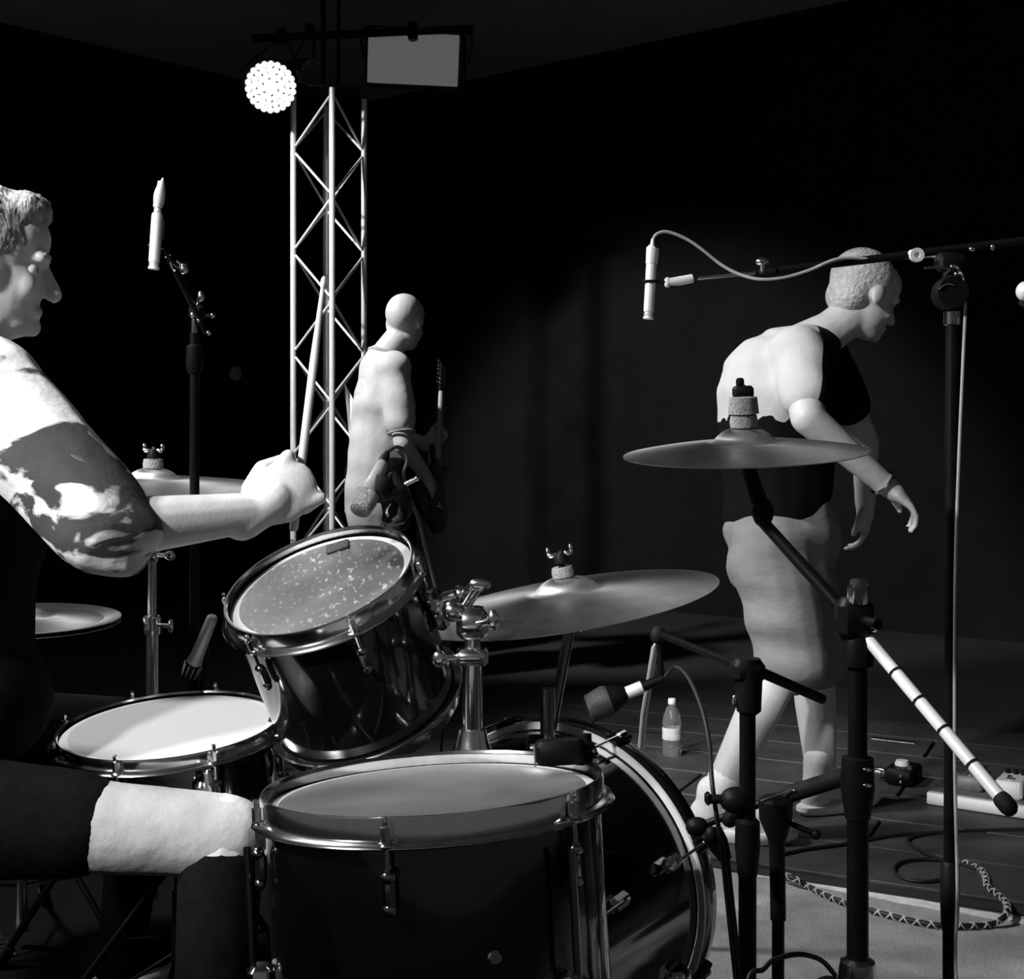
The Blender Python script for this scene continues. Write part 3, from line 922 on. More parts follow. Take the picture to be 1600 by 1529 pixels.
obj('clamp_screw', MB().rod(P(630, 758, 2.17), P(650, 748, 2.17), .004).ball(P(651, 747, 2.17), .0048), 'chrome', tm)
lone('tom_microphone_cable', MB().tube(spline([b_ + d_ * .02, P(609, 703, 2.18), P(620, 698, 2.19), P(631, 704, 2.20), P(636, 720, 2.20), P(631, 742, 2.20), P(640, 775, 2.24), P(655, 815, 2.28), P(668, 870, 2.32), P(690, 960, 2.46), P(700, 1030, 2.55), A(-.16, 2.66, .3), A(-.2, 2.7, .02), A(-.3, 2.8, .006)]), .0033, 10),
     'cable_black', 'black cable looping out of the rack tom microphone', 'cable')

# snare mic
sm = thing('snare_microphone', 'slim dynamic microphone pointing down at the snare\'s far rim', 'microphone', P(295, 1062, 2.40))
a_, b_ = P(294, 1058, 2.38), P(333, 962, 2.34)
d_ = unit(b_ - a_)
obj('body', MB().tube([a_ + d_ * .032, a_ + d_ * .05, b_ - d_ * .004, b_], [.0155, .0125, .0100, .007], 20), 'mic_body', sm)
obj('grille', MB().tube([a_, a_ + d_ * .004, a_ + d_ * .034], [.0120, .0145, .0165], 20), 'black_plastic', sm)
obj('grille_face', MB().lathe([(0, .002), (.008, .0018), (.0125, 0)], a_, -d_, 20), 'mic_grille', sm)
gr = MB()
u, v, n = basis(d_)
for k in range(10):
    q = ang(u, v, 36 * k)
    gr.rod(a_ + d_ * .006 + q * .0148, a_ + d_ * .032 + q * .0166, .0010, seg=6)
obj('grille_ribs', gr, 'worn_chrome', sm)
obj('goose_neck', MB().tube(spline([(a_ + b_) / 2 + A(.012, .01, 0), P(322, 1035, 2.40), P(318, 1060, 2.41), P(312, 1082, 2.405)]), .0045, 10), 'black_rubber', sm)
obj('rim_clamp', MB().box(P(312, 1090, 2.392), (.03, .03, .03), None, .006), 'black_plastic', sm)

# clip-on mic on the floor tom rim
fm = thing('clip_on_microphone', 'black clip-on microphone block on the right rim of the floor tom', 'microphone', P(905, 1212, 1.60))
u, v, n = u_, v_, n_2
dq = ang(u, v, 25)
fc = FT_C + dq * (FT_R - .028) + n * .028
obj('body', MB().box(fc, (.062, .040, .030), (unit(u), unit(v), n), .006), 'black_plastic', fm)
obj('rim_clamp', MB().box(FT_C + dq * (FT_R + .006) + n * .022, (.030, .026, .028), (dq, np.cross(n, dq), n), .006).rod(FT_C + dq * (FT_R + .012) + n * .03, FT_C + dq * (FT_R + .012) + n * .046, .007), 'black_plastic', fm)
obj('screw', MB().ball(FT_C + dq * (FT_R + .02) + n * .026 - A(0, .012, 0), .0035), 'chrome', fm)
obj('edge_trim', MB().rod(fc + u * -.032 - v * .021 + n * .014, fc + u * -.032 - v * .021 - n * .014, .0012, seg=6), 'worn_chrome', fm)


# low stands right of the bass drum
# 1: boom stand carrying the bass drum microphone
k1 = thing('short_boom_stand', 'black short boom stand just right of the bass drum, leftmost upright post', 'microphone stand', (P(1168, 1200, 1.72)[0], 1.72, 0))
kx = P(1168, 1200, 1.72)[0]
K = lambda x, y, Y=1.72: P(x, y, Y)
obj('outer_tube', MB().rod(A(kx, 1.72, .03), K(1168, 1340), .0122), 'black_metal', k1)
obj('tube_clutch', MB().lathe([(.0115, .035), (.0165, .03), (.017, -.005), (.0135, -.040), (.012, -.045)], K(1168, 1318), A(0, 0, 1), 22, True), 'black_plastic', k1)
obj('inner_tube', MB().rod(K(1168, 1330), K(1168, 1080), .0110), 'black_metal', k1)
obj('boom_joint', MB().lathe([(.011, -.035), (.0165, -.03), (.0185, .02), (.016, .04), (0, .042)], K(1170, 1075), A(0, 0, 1), 22).box(K(1168, 1048), (.045, .034, .034), None, .009), 'black_plastic', k1)
obj('counter_arm', MB().rod(K(1180, 1046), K(1285, 1092, 1.80), .0072), 'black_metal', k1)
obj('boom', MB().rod(K(1170, 1046), K(1030, 990, 2.10), .0058), 'black_metal', k1)
obj('joint_clip', MB().box(K(1148, 1094), (.007, .006, .014), None, .002), 'worn_chrome', k1)
obj('boom_end', MB().ball(K(1028, 992, 2.10), (.013, .013, .015)), 'black_rubber', k1)
obj('drop_arm', MB().rod(K(1029, 992, 2.10), K(1034, 1062, 2.10), .0050), 'black_metal', k1)
obj('cable_clip', MB().box(K(1125, 1248), (.036, .014, .010), None, .003).ball(K(1150, 1250), (.022, .018, .018)).box(K(1106, 1247), (.008, .016, .016), None, .003), 'black_plastic', k1)
obj('base', MB().lathe([(0, .05), (.02, .05), (.03, .03), (.055, .016), (.068, .006), (.068, 0), (0, 0)], A(kx, 1.72, .0), A(0, 0, 1), 40), 'black_metal', k1)

bm = thing('bass_drum_microphone', 'dark stub-nosed microphone hanging over the top of the bass drum', 'microphone', K(935, 1100, 2.10))
a_, b_ = P(920, 1106, 2.10), P(1036, 1060, 2.10)
d_ = unit(b_ - a_)
obj('grille', MB().tube([a_ - d_ * .002, a_, a_ + d_ * .030, a_ + d_ * .038], [.016, .022, .0265, .024], 24), 'dark_mesh', bm)
obj('body', MB().tube([a_ + d_ * .036, a_ + d_ * .05, a_ + d_ * .066, a_ + d_ * .068], [.024, .020, .012, .009], 20), 'black_plastic', bm)
obj('barrel', MB().tube([a_ + d_ * .062, a_ + d_ * .066, a_ + d_ * .094, a_ + d_ * .096], [.009, .0105, .0105, .008], 18), 'mic_silver', bm)
obj('tail', MB().tube([a_ + d_ * .094, b_], [.0085, .0075], 14), 'black_plastic', bm)
lone('bass_microphone_cable', MB().tube(spline([b_, P(1055, 1042, 2.08), P(1075, 1058, 2.0), P(1096, 1105, 1.9), P(1108, 1160, 1.82), P(1112, 1215, 1.735), P(1118, 1262, 1.725), P(1124, 1300, 1.735), P(1130, 1340, 1.74), P(1150, 1500, 1.74), P(1160, 1600, 1.74), A(.34, 1.80, .25), A(.36, 1.90, .03), A(.37, 2.0, .006)]), .0032, 10),
     'cable_black', 'black cable running from the bass drum microphone down the leftmost post', 'cable')
lone('bass_drum_stand_tube', MB().tube([P(1025, 1005, 2.72), P(1023, 1012, 2.72), P(1006, 1118, 2.72), A(.24, 2.72, .0)], [.004, .0075, .0075, .0075], 14), 'aluminium', 'bare silver tube standing upright behind the bass drum microphone', 'stand tube')

# 2: slender leaning clamp stand between bass drum and post
k2 = thing('leaning_stand', 'slender leaning black stand tube between bass drum and leftmost post', 'microphone stand', (P(1172, 1900, 1.80)[0], 1.80, 0))
obj('tube', MB().rod(P(1133, 1340, 1.80), A(P(1190, 1875, 1.80)[0], 1.80, .005), .0068), 'black_metal', k2)
obj('cone_clutch', MB().tube([P(1112, 1300, 1.80), P(1122, 1318, 1.80), P(1134, 1342, 1.80)], [.016, .015, .009], 16), 'black_plastic', k2)
obj('knob', MB().ball(P(1112, 1304, 1.79), (.010, .009, .012)), 'black_plastic', k2)
obj('rubber_foot', MB().rod(A(P(1190, 1875, 1.80)[0], 1.80, .0), A(P(1190, 1875, 1.80)[0], 1.80, .03), .013, .010), 'black_rubber', k2)

# 3: low boom stand with foam-gripped boom
k3 = thing('low_boom_stand', 'black low boom stand with a thick grip, in front of the white shoes', 'microphone stand', (P(1215, 1300, 1.86)[0], 1.86, 0))
K = lambda x, y, Y=1.86: P(x, y, Y)
kx = K(1215, 1300)[0]
obj('outer_tube', MB().rod(A(kx, 1.86, .03), K(1216, 1430), .0092), 'black_metal', k3)
obj('outer_sleeve', MB().rod(K(1216, 1436), K(1214, 1310), .0115), 'black_metal', k3)
obj('cone_joint', MB().tube([K(1214, 1325), K(1214, 1310), K(1212, 1278), K(1212, 1250), K(1212, 1244)], [.011, .0135, .024, .025, .018], 20), 'black_plastic', k3)
obj('boom', MB().rod(K(1075, 1297, 1.92), K(1250, 1232), .0058), 'black_metal', k3)
obj('boom_highlight', MB().rod(K(1188, 1251, 1.848), K(1238, 1233, 1.845), .0016, seg=6), 'worn_chrome', k3)
obj('boom_grip', MB().capsule(K(1234, 1240), K(1314, 1215, 1.84), .0125), 'black_rubber', k3)
obj('grip_screw', MB().ball(K(1241, 1235, 1.845), .0022), 'chrome', k3)
obj('boom_end', MB().ball(K(1090, 1291, 1.91), (.018, .014, .014)).capsule(K(1140, 1280, 1.89), K(1152, 1262, 1.89), .012), 'black_plastic', k3)
obj('lever', MB().rod(K(1225, 1282), K(1268, 1300, 1.84), .0042), 'black_metal', k3)
obj('lever_ball', MB().ball(K(1275, 1303, 1.84), .0078), 'black_plastic', k3)
obj('base', MB().lathe([(0, .045), (.02, .045), (.03, .03), (.055, .016), (.068, .006), (.068, 0), (0, 0)], A(kx, 1.86, .0), A(0, 0, 1), 40), 'black_metal', k3)
lone('loose_cable', MB().tube(spline([A(.30, 1.52, .006), P(1165, 1580, 1.62), P(1195, 1512, 1.66), P(1225, 1494, 1.68), P(1262, 1492, 1.70), P(1296, 1512, 1.72), P(1330, 1580, 1.74), A(.55, 1.75, .05), A(.6, 1.78, .006)]), .0034, 10),
     'cable_black', 'short black cable arching between the foreground stands at the bottom', 'cable')

# ------------------------------------------------------------------ people


def remesh(mb, voxel, smooth=6, fac=.5):
    """one continuous skin over the overlapping limbs in mb"""
    me = bpy.data.meshes.new('tmp')
    me.from_pydata(mb.verts().tolist(), [], mb.f)
    me.update()
    o = bpy.data.objects.new('tmp', me)
    COL.objects.link(o)
    r = o.modifiers.new('r', 'REMESH'); r.mode = 'VOXEL'; r.voxel_size = voxel
    s = o.modifiers.new('s', 'SMOOTH'); s.iterations = smooth; s.factor = fac
    dg = bpy.context.evaluated_depsgraph_get()
    e = o.evaluated_get(dg)
    m2_ = e.to_mesh()
    out = MB()
    vv = np.empty(len(m2_.vertices) * 3); m2_.vertices.foreach_get('co', vv)
    out.add(vv.reshape(-1, 3), [tuple(p.vertices) for p in m2_.polygons])
    e.to_mesh_clear()
    bpy.data.objects.remove(o); bpy.data.meshes.remove(me)
    return out


def ripple(mb, amp, freq, seed=0, fold=None):
    """soft cloth folds pushed into a mesh along its rough radial direction"""
    v = mb.verts()
    r = np.random.default_rng(seed)
    c = v.mean(0)
    d = v - c
    d[:, 2] *= .2
    d /= np.linalg.norm(d, axis=1)[:, None] + 1e-9
    h = np.zeros(len(v))
    for k in range(5):
        w = r.normal(size=3) if fold is None else np.asarray(fold) + r.normal(size=3) * .35
        h += np.sin(v @ (w / np.linalg.norm(w)) * freq * r.uniform(.7, 1.5) + r.uniform(0, 6)) / 5
    mb.v = [v + d * (h * amp)[:, None]]
    return mb


def head_prims(mb, c, fwd, up, s=1.0, big=0.0):
    f = unit(fwd); up = unit(up - f * np.dot(f, up)); r = np.cross(f, up)
    fr = (r, f, up)
    q = lambda x, y, z: c + s * (r * x + f * y + up * z)
    b = lambda x, y, z, rx, ry, rz: mb.ball(q(x, y, z), (rx * s, ry * s, rz * s), 20, 14, fr)
    b(0, -.012, .032, .078, .098, .088)
    b(0, .025, -.03, .063, .068, .085)
    b(0, .045, -.082, .042, .042, .030)
    b(0, .012, .05, .070, .085, .062)
    for sx_ in (-1, 1):
        b(sx_ * .078, -.006, -.008, .010, .020, .032)
        b(sx_ * .038, .060, -.030, .022, .022, .024)
        mb.capsule(q(sx_ * .012, .088, .022), q(sx_ * .045, .080, .020), .011 * s, .009 * s)
    mb.capsule(q(0, .090, .010), q(0, .110, -.030), .009 * s, .014 * s)
    mb.capsule(q(-.020, .087, -.064), q(.020, .087, -.064), .009 * s)
    mb.ball(q(0, .082, -.088), .016 * s)
    return fr, q


def hand_prims(mb, wrist, along, palm, curl, s=1.0, side=1):
    """palm with four bent fingers of different lengths and a thumb; curl 0 open .. 1 fist"""
    y = unit(along); z = unit(palm - y * np.dot(palm, y)); x = np.cross(y, z) * side
    q = lambda a, b, c_: wrist + s * (x * a + y * b + z * c_)
    mb.ball(q(0, .045, .0), (.040 * s, .050 * s, .017 * s), 16, 10, (x, y, z))
    mb.capsule(q(0, -.02, 0), q(0, .03, 0), .026 * s, .027 * s)
    seg = {0: (.030, .78), 1: (.042, .95), 2: (.040, 1.0), 3: (.036, .92)}
    for k, ox in enumerate((-.034, -.0115, .0115, .034)):
        ln = (.030, .034, .036, .033)[k]
        p = q(ox, .080, .0)
        mb.capsule(q(ox * .75, .050, 0), p, .0115 * s, .0098 * s)
        a0 = curl * 62 + 8
        for j in range(3):
            aa = R_(min(a0 + j * (curl * 72 + 8), 235))
            l_ = ln * (1, .72, .55)[j] * s
            p2 = p + (y * math.cos(aa) + z * math.sin(aa)) * l_
            mb.capsule(p, p2, (.0094 - .0007 * j) * s, (.0088 - .0007 * j) * s, 10)
            p = p2
    t0_, t1_2, t2_ = q(.026, .016, .008), q(.046 - .004 * curl, .050, .018 + .008 * curl), q(.040 - .004 * curl, .082, .030 + .010 * curl)
    mb.capsule(t0_, t1_2, .014 * s, .0115 * s)
    mb.capsule(t1_2, t2_, .0112 * s, .0095 * s)


def shoe(t, ankle, toe, sole_z, high=.0, m='shoe_white', name='shoe'):
    """low sneaker: upper, sole, laces; ankle above heel, toe tip on the ground plan"""
    d = A(toe[0] - ankle[0], toe[1] - ankle[1], 0); L = np.linalg.norm(d); d = unit(d); w = A(-d[1], d[0], 0); zz = A(0, 0, 1)
    g = A(ankle[0], ankle[1], sole_z)
    mb = MB()
    mb.ball(g + d * -.01 + zz * .055, (.052, .040, .050), 16, 10, (d, w, zz))
    mb.ball(g + d * (L * .45) + zz * .050, (L * .42, .044, .040), 16, 10, (d, w, zz))
    mb.ball(g + d * (L * .80) + zz * .042, (L * .26, .047, .032), 16, 10, (d, w, zz))
    mb.capsule(g + zz * .06, g + zz * (.10 + high), .044, .042)
    up = remesh(mb, .007, 6)
    so = obj(name, up, m, t, 60)
    sb = MB()
    vv, ff = [], []
    N = 28
    for lv, (z0, e) in enumerate(((0, .0), (.012, .004), (.024, .004), (.028, -.002))):
        for i in range(N):
            a = 2 * math.pi * i / N
            cx = (L + .06) / 2 * math.cos(a) * (1 + e * 6 / L)
            wy = (.050 + .006 * math.cos(a)) * math.sin(a) + math.copysign(e, math.sin(a)) * (abs(math.sin(a)) > .05)
            vv.append(g + d * (L * .5 - .03 + cx) + w * wy + zz * (z0 + .006 * max(0, math.cos(a)) ** 3))
    for l in range(3):
        for i in range(N):
            j = (i + 1) % N
            ff.append((l * N + i, l * N + j, l * N + N + j, l * N + N + i))
    ff += [tuple(range(N - 1, -1, -1)), tuple(range(3 * N, 4 * N))]
    sb.add(vv, ff)
    obj('sole', sb, 'shoe_sole', so, 40)
    lc_ = MB()
    for k in range(4):
        s_ = L * (.28 + .10 * k)
        zt = .088 - .006 * k
        lc_.tube(spline([g + d * s_ - w * .026 + zz * (zt - .014), g + d * (s_ + .004) + zz * zt, g + d * s_ + w * .026 + zz * (zt - .014)], 4), .003, 6)
    obj('laces', lc_, 'shoe_mesh', so)
    return so


Z = A(0, 0, 1)

# --- drummer, seated at the left edge
dr = thing('person', 'drummer in a printed shirt at the left edge, right arm raised with a stick', 'person', (-.93, 1.97, 0), 'band members')
F = unit(A(.8, .6, 0))
shR, shL = A(-.765, 1.86, 1.135), A(-.985, 2.16, 1.14)
nk = (shR + shL) / 2 + Z * .05
hd = A(-.842, 2.04, 1.352)
elb, wri = P(168, 826, 1.79), P(398, 800, 1.93)
hipR, hipL = A(-.90, 1.845, .535), A(-1.0, 2.05, .58)
knR, anR = A(-.430, 1.90, .490), A(-.43, 1.80, .10)
knL, anL = A(-.70, 2.46, .50), A(-.76, 2.50, .10)
mb = MB()
fr, hq = head_prims(mb, hd, unit(A(.9, .42, -.12)), Z)
mb.capsule(nk - Z * .02, hd - Z * .06, .058, .056)
mb.capsule(A(-.93, 1.99, .62), A(-.89, 2.0, 1.0), .135, .15)
mb.capsule(shR, shL, .065)
mb.capsule(shR, elb, .054, .043); mb.capsule(elb, wri, .045, .030)
elL, wrL = A(-1.10, 2.20, .87), A(-1.00, 2.12, .70)
mb.capsule(shL, elL, .052, .042); mb.capsule(elL, wrL, .042, .03)
mb.capsule(hipR, knR, .070, .052); mb.capsule(knR, anR, .058, .040)
mb.capsule(hipL, knL, .085, .058); mb.capsule(knL, anL, .058, .040)
hand_dir = unit(A(.065, .04, .050))
PALM = unit(A(-.25, .9, -.15))
hand_prims(mb, wri, hand_dir, PALM, 1.0, 1.18, 1)
hand_prims(mb, wrL, unit(A(.1, .02, -.05)), A(0, 0, -1), .6, 1.0, 1)
obj('body', remesh(mb, .0045, 4), 'skin', dr, 70)
for sg in (-1, 1):
    ey = obj('eye', MB().ball(hq(sg * .034, .0665, .000), .0125, 14, 10), 'shoe_sole', dr)
    obj('iris', MB().ball(hq(sg * .035, .0765, .000), (.006, .0035, .006), 12, 8, fr), 'hair', ey)
    obj('eyebrow', MB().capsule(hq(sg * .016, .094, .026), hq(sg * .048, .086, .026), .005, .004), 'hair', dr)
hm = MB()
hm.ball(hq(0, -.018, .045), (.086, .100, .086), 20, 14, fr); hm.ball(hq(0, -.055, -.02), (.074, .060, .075), 20, 14, fr)
hm.ball(hq(0, .050, .095), (.070, .045, .032), 20, 14, fr)
hr = remesh(hm, .008, 3)
v_h = hr.verts(); hr.v = [v_h + rng.normal(size=v_h.shape) * .0015]
obj('hair', hr, 'hair', dr, 70)
# sleeves and shirt
slv = MB(); slv.capsule(shR + A(0, 0, .01), elb + unit(elb - shR) * -.01, .083, .074); slv.capsule(shR + A(.0, .01, .012), nk - Z * .03 + F * .01, .078, .070)
slv.capsule(elb - unit(elb - shR) * .05, elb + A(.012, .004, -.008), .072, .062)
sl = ripple(remesh(slv, .008, 6), .011, 75, 3, (.45, .1, .9))
obj('sleeve', sl, 'printed_cloth', dr, 70, label='loose printed sleeve with dark jagged bands')
st_ = MB(); st_.capsule(A(-.93, 1.99, .66), A(-.885, 2.0, 1.03), .155, .165); st_.capsule(shR + A(-.05, .05, -.02), shL, .08); st_.capsule(shL, elL * .5 + shL * .5, .075, .07)
st_.ball(A(-.85, 1.98, .66), (.13, .16, .12))
obj('shirt', ripple(remesh(st_, .012, 8), .010, 40, 5), 'dark_cloth', dr, 70)
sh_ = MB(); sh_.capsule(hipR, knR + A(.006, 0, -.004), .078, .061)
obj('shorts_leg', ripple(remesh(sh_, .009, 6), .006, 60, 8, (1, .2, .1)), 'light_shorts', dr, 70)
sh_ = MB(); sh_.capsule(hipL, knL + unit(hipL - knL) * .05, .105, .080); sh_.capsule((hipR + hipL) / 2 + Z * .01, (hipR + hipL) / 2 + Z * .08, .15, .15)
sh_.capsule(hipR, hipR * .44 + knR * .56, .096, .078)  # dark cover over the upper right thigh, standing in for shadow
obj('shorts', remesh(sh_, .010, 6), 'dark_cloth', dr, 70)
obj('shade_legging', MB().capsule(knR + unit(anR - knR) * .052, anR, .0625, .050), 'dark_cloth', dr, 70)  # black layer in place of the shade the thigh throws on the shin
obj('shade_legging', MB().capsule(knL + unit(anL - knL) * .05, anL, .062, .046), 'dark_cloth', dr, 70)
shoe(dr, anR - Z * .0, anR + A(.12, -.13, 0), .008, m='dark_cloth'); shoe(dr, anL, anL + A(.10, .13, 0), .005, m='dark_cloth')
# stick in the raised fist
gp = wri + hand_dir * .090 + PALM * .030
sd = unit(P(526, 385, 2.04) - P(486, 720, 1.97))
s_b, s_t = gp - sd * .075, gp + sd * .335
ds = thing('drumstick', 'pale wooden drumstick held upright in the drummer\'s fist', 'drumstick', s_b)
obj('shaft', MB().tube([s_b - sd * .004, s_b, s_b + sd * .27, s_t - sd * .02], [.004, .0070, .0068, .0036], 12), 'wood_stick', ds)
obj('tip', MB().ball(s_t - sd * .010, (.0052, .0052, .012), 12, 8, basis(sd)), 'wood_stick', ds)

thr = thing('drum_throne', 'round padded drum stool under the seated drummer', 'stool', (-.94, 1.98, 0))
obj('seat', MB().lathe([(0, .50), (.13, .50), (.165, .485), (.17, .455), (.155, .43), (0, .43)], A(-.94, 1.98, -.02), Z, 40), 'black_rubber', thr)
obj('post', MB().rod(A(-.94, 1.98, .08), A(-.94, 1.98, .42), .014), 'black_metal', thr)
tripod(thr, -.94, 1.98, .28, .26, .009, 'black_metal', 0)

# --- bald guitarist, seen from behind
bg = thing('person', 'bald guitarist in a grey T-shirt turned away beside the truss', 'person', (-.58, 5.7, 0), 'band members')
shR, shL = A(-.515, 5.56, 1.395), A(-.605, 5.86, 1.385)
nk = A(-.585, 5.70, 1.47); hd = A(-.478, 5.72, 1.605)
elb, wri = A(-.468, 5.50, 1.06), A(-.385, 5.70, .915)
elL, wrL = A(-.60, 6.02, 1.12), A(-.40, 6.08, 1.06)
hip = A(-.595, 5.72, .93)
mb = MB()
fr, hq = head_prims(mb, hd, unit(A(.42, .9, -.22)), unit(A(.12, .2, 1)), 1.04)
mb.capsule(nk - Z * .03, hd - A(.03, .0, .07), .060, .062)
mb.capsule(hip, A(-.575, 5.70, 1.28), .12, .13); mb.capsule(shR, shL, .06)
mb.capsule(shR, elb, .052, .042); mb.capsule(elb, wri, .043, .030)
mb.capsule(shL, elL, .050, .040); mb.capsule(elL, wrL, .040, .03)
hand_prims(mb, wri, unit(A(.06, .08, -.10)), unit(A(-.6, .3, -.2)), .45, 1.0, 1)
hand_prims(mb, wrL, unit(A(.10, .06, .12)), unit(A(.2, -.9, 0)), .8, 1.0, 1)
for sg in (-1, 1):
    hp_ = hip + A(.06, -.07, 0) * sg; kn_ = A(hp_[0] + .04, hp_[1], .49); an_ = A(hp_[0] + .02, hp_[1] + .02, .10)
    mb.capsule(hp_, kn_, .085, .058); mb.capsule(kn_, an_, .056, .040)
obj('body', remesh(mb, .0075, 5), 'skin', bg, 70)
tr_ = MB()
for sg in (-1, 1):
    hp_ = hip + A(.06, -.07, 0) * sg; kn_ = A(hp_[0] + .04, hp_[1], .49); an_ = A(hp_[0] + .02, hp_[1] + .02, .08)
    tr_.capsule(hp_, kn_, .105, .078); tr_.capsule(kn_, an_, .076, .066)
    shoe(bg, an_, an_ + A(.13, .12, 0), .003, m='dark_cloth')
obj('trousers', ripple(remesh(tr_, .012, 5), .006, 50, 4), 'dark_cloth', bg, 70)
ts = MB(); ts.capsule(A(-.60, 5.70, .86), A(-.568, 5.70, 1.25), .145, .140); ts.capsule(shR - A(0, 0, .01), shL, .082); ts.capsule(A(-.60, 5.71, .76), A(-.60, 5.71, .9), .150, .145)
ts.capsule(nk - Z * .06, nk - Z * .035, .085, .075); ts.capsule(A(-.570, 5.71, 1.22), nk - Z * .085, .142, .100); ts.capsule(A(-.565, 5.66, 1.25), shR + A(-.01, .03, -.02), .12, .085)
ts.capsule(shR, shR * .28 + elb * .72, .074, .068); ts.capsule(shL, shL * .3 + elL * .7, .072, .068)
tsm = ripple(remesh(ts, .010, 12), .009, 46, 11, (.5, .3, .6))
obj('shirt', tsm, 'grey_shirt', bg, 70)
obj('collar', MB().torus(nk - Z * .012 + A(.012, .004, 0), unit(A(.35, .25, 1)), .066, .009, 40, 8), 'shirt_trim', bg)
cuff = shR * .28 + elb * .72
obj('cuff', MB().torus(cuff + unit(elb - shR) * .045, unit(elb - shR), .057, .005, 28, 6), 'shirt_trim', bg)
gs = MB()
gtr = thing('guitar', 'dark electric guitar held in front of the bald guitarist', 'guitar', (-.35, 5.86, .70))
gb = A(-.345, 5.84, .83); gh = P(690, 612, 6.12)
gd = unit(gh - gb); gn = unit(A(.75, -.2, .1) - gd * np.dot(gd, A(.75, -.2, .1))); gw = np.cross(gn, gd)
bodym = MB()
bodym.ball(gb - gd * .06, (.020, .155, .125), 20, 12, (gn, gw, gd)); bodym.ball(gb + gd * .09, (.020, .115, .10), 20, 12, (gn, gw, gd))
bodym.capsule(gb + gd * .12 + gw * .07, gb + gd * .20 + gw * .09, .018); bodym.capsule(gb + gd * .12 - gw * .07, gb + gd * .18 - gw * .09, .018)
obj('body', remesh(bodym, .010, 4), 'lacquer_guitar', gtr, 60)
obj('neck', MB().box((gb + gd * .10 + gh) / 2, (.018, .044, np.linalg.norm(gh - gb) - .10), (gn, gw, gd), .006), 'wood_stick', gtr)
hs_ = obj('headstock', MB().box(gh + gd * .075, (.014, .065, .16), (gn, gw, gd), .005), 'lacquer_guitar', gtr)
for k in range(6):
    p_ = gh + gd * (.02 + .024 * k) + gw * .045
    obj('tuner', MB().rod(p_ - gw * .02, p_ + gw * .004, .004, seg=8).box(p_ + gw * .012, (.008, .014, .014), (gn, gw, gd), .003), 'chrome', hs_)
obj('bridge', MB().box(gb - gd * .07 + gn * .024, (.012, .07, .03), (gn, gw, gd), .003), 'chrome', gtr)
obj('strap', MB().tube(spline([gb - gd * .20, A(-.52, 5.62, .98), A(-.66, 5.60, 1.20)]), .006, 6), 'dark_cloth', gtr)

# white cloth hanging behind the guitarist's back
cl = MB()
vv, ff = [], []
nu, nv = 8, 14
top = [P(538, 598, 6.0), P(556, 640, 5.98), P(575, 610, 5.97)]
for side in (0, 1):
    for j in range(nv + 1):
        for i in range(nu + 1):
            s, t = i / nu, j / nv
            yt = 598 + (s / .45) * 34 if s < .45 else 632 - (s - .45) * 10
            x = 538 + 42 * s + (22 * t) * (1 - s * .5)
            y = yt + (845 - yt) * t
            p = P(x, y, 6.02 + .03 * math.sin(s * 9 + t * 3))
            vv.append(p + A(0, .006 * side, 0))
nn_ = (nu + 1) * (nv + 1)
for side in (0, 1):
    for j in range(nv):
        for i in range(nu):
            a = side * nn_ + j * (nu + 1) + i
            q_ = (a, a + 1, a + nu + 2, a + nu + 1)
            ff.append(q_ if side else q_[::-1])
edge = [i for i in range(nu + 1)] + [j * (nu + 1) + nu for j in range(1, nv + 1)] + [nv * (nu + 1) + i for i in range(nu - 1, -1, -1)] + [j * (nu + 1) for j in range(nv - 1, 0, -1)]
for k in range(len(edge)):
    a, b = edge[k], edge[(k + 1) % len(edge)]
    ff.append((a, b, b + nn_, a + nn_))
cl.add(vv, ff)
lone('cloth', cl, 'white_cloth', 'white pointed cloth hanging behind the bald guitarist\'s back', 'cloth', smooth=80)
# dark amplifier the cloth hangs on
am = thing('amplifier_cabinet', 'dark amplifier cabinet hidden behind the bald guitarist', 'amplifier', (-.62, 6.32, 0))
obj('cabinet', MB().box(A(-.62, 6.26, .46), (.26, .30, .88), None, .02), 'dark_cloth', am)
obj('grille_cloth', MB().box(A(-.62, 6.104, .40), (.22, .012, .66), None, .004), 'dark_cloth', am)
for sx_ in (-1, 1):
    for sy_ in (-1, 1):
        obj('rubber_foot', MB().rod(A(-.62 + sx_ * .10, 6.26 + sy_ * .11, .026), A(-.62 + sx_ * .10, 6.26 + sy_ * .11, .004), .018), 'black_rubber', am)

# --- stepping person in shorts at the right
rg = thing('person', 'person in grey shorts and white sneakers leaning right behind the cymbal stand', 'person', (.75, 3.5, 0), 'band members')
hd = P(1350, 462, 3.58); nk = P(1292, 520, 3.56)
shR, shL = P(1250, 548, 3.42), P(1282, 540, 3.70)
elb, wri = P(1262, 652, 3.30), P(1384, 758, 3.34)
elL, wrL = P(1352, 690, 3.82), P(1352, 790, 3.80)
pel = P(1222, 835, 3.55)
hipA, hipB = P(1205, 855, 3.47), P(1238, 850, 3.64)
knA, anA = P(1232, 1015, 3.42), P(1118, 1250, 3.42)
knB, anB = P(1268, 1015, 3.66), P(1283, 1215, 3.66)
mb = MB()
fr, hq = head_prims(mb, hd, unit(A(.85, .30, -.40)), unit(A(.35, .1, 1)), 1.0)
mb.capsule(nk - unit(hd - nk) * .02, hd - A(.03, 0, .05), .058, .058)
mb.capsule(pel, P(1215, 600, 3.55), .125, .14); mb.capsule(shR, shL, .06); mb.capsule(P(1240, 560, 3.55), nk, .09, .06)
mb.capsule(shR, elb, .052, .046); mb.capsule(elb, wri, .046, .030)
mb.capsule(shL, elL, .050, .042); mb.capsule(elL, wrL, .042, .03)
hand_prims(mb, wri, unit(A(.09, 0, -.07)), unit(A(-.4, .2, -.7)), .3, 1.0, 1)
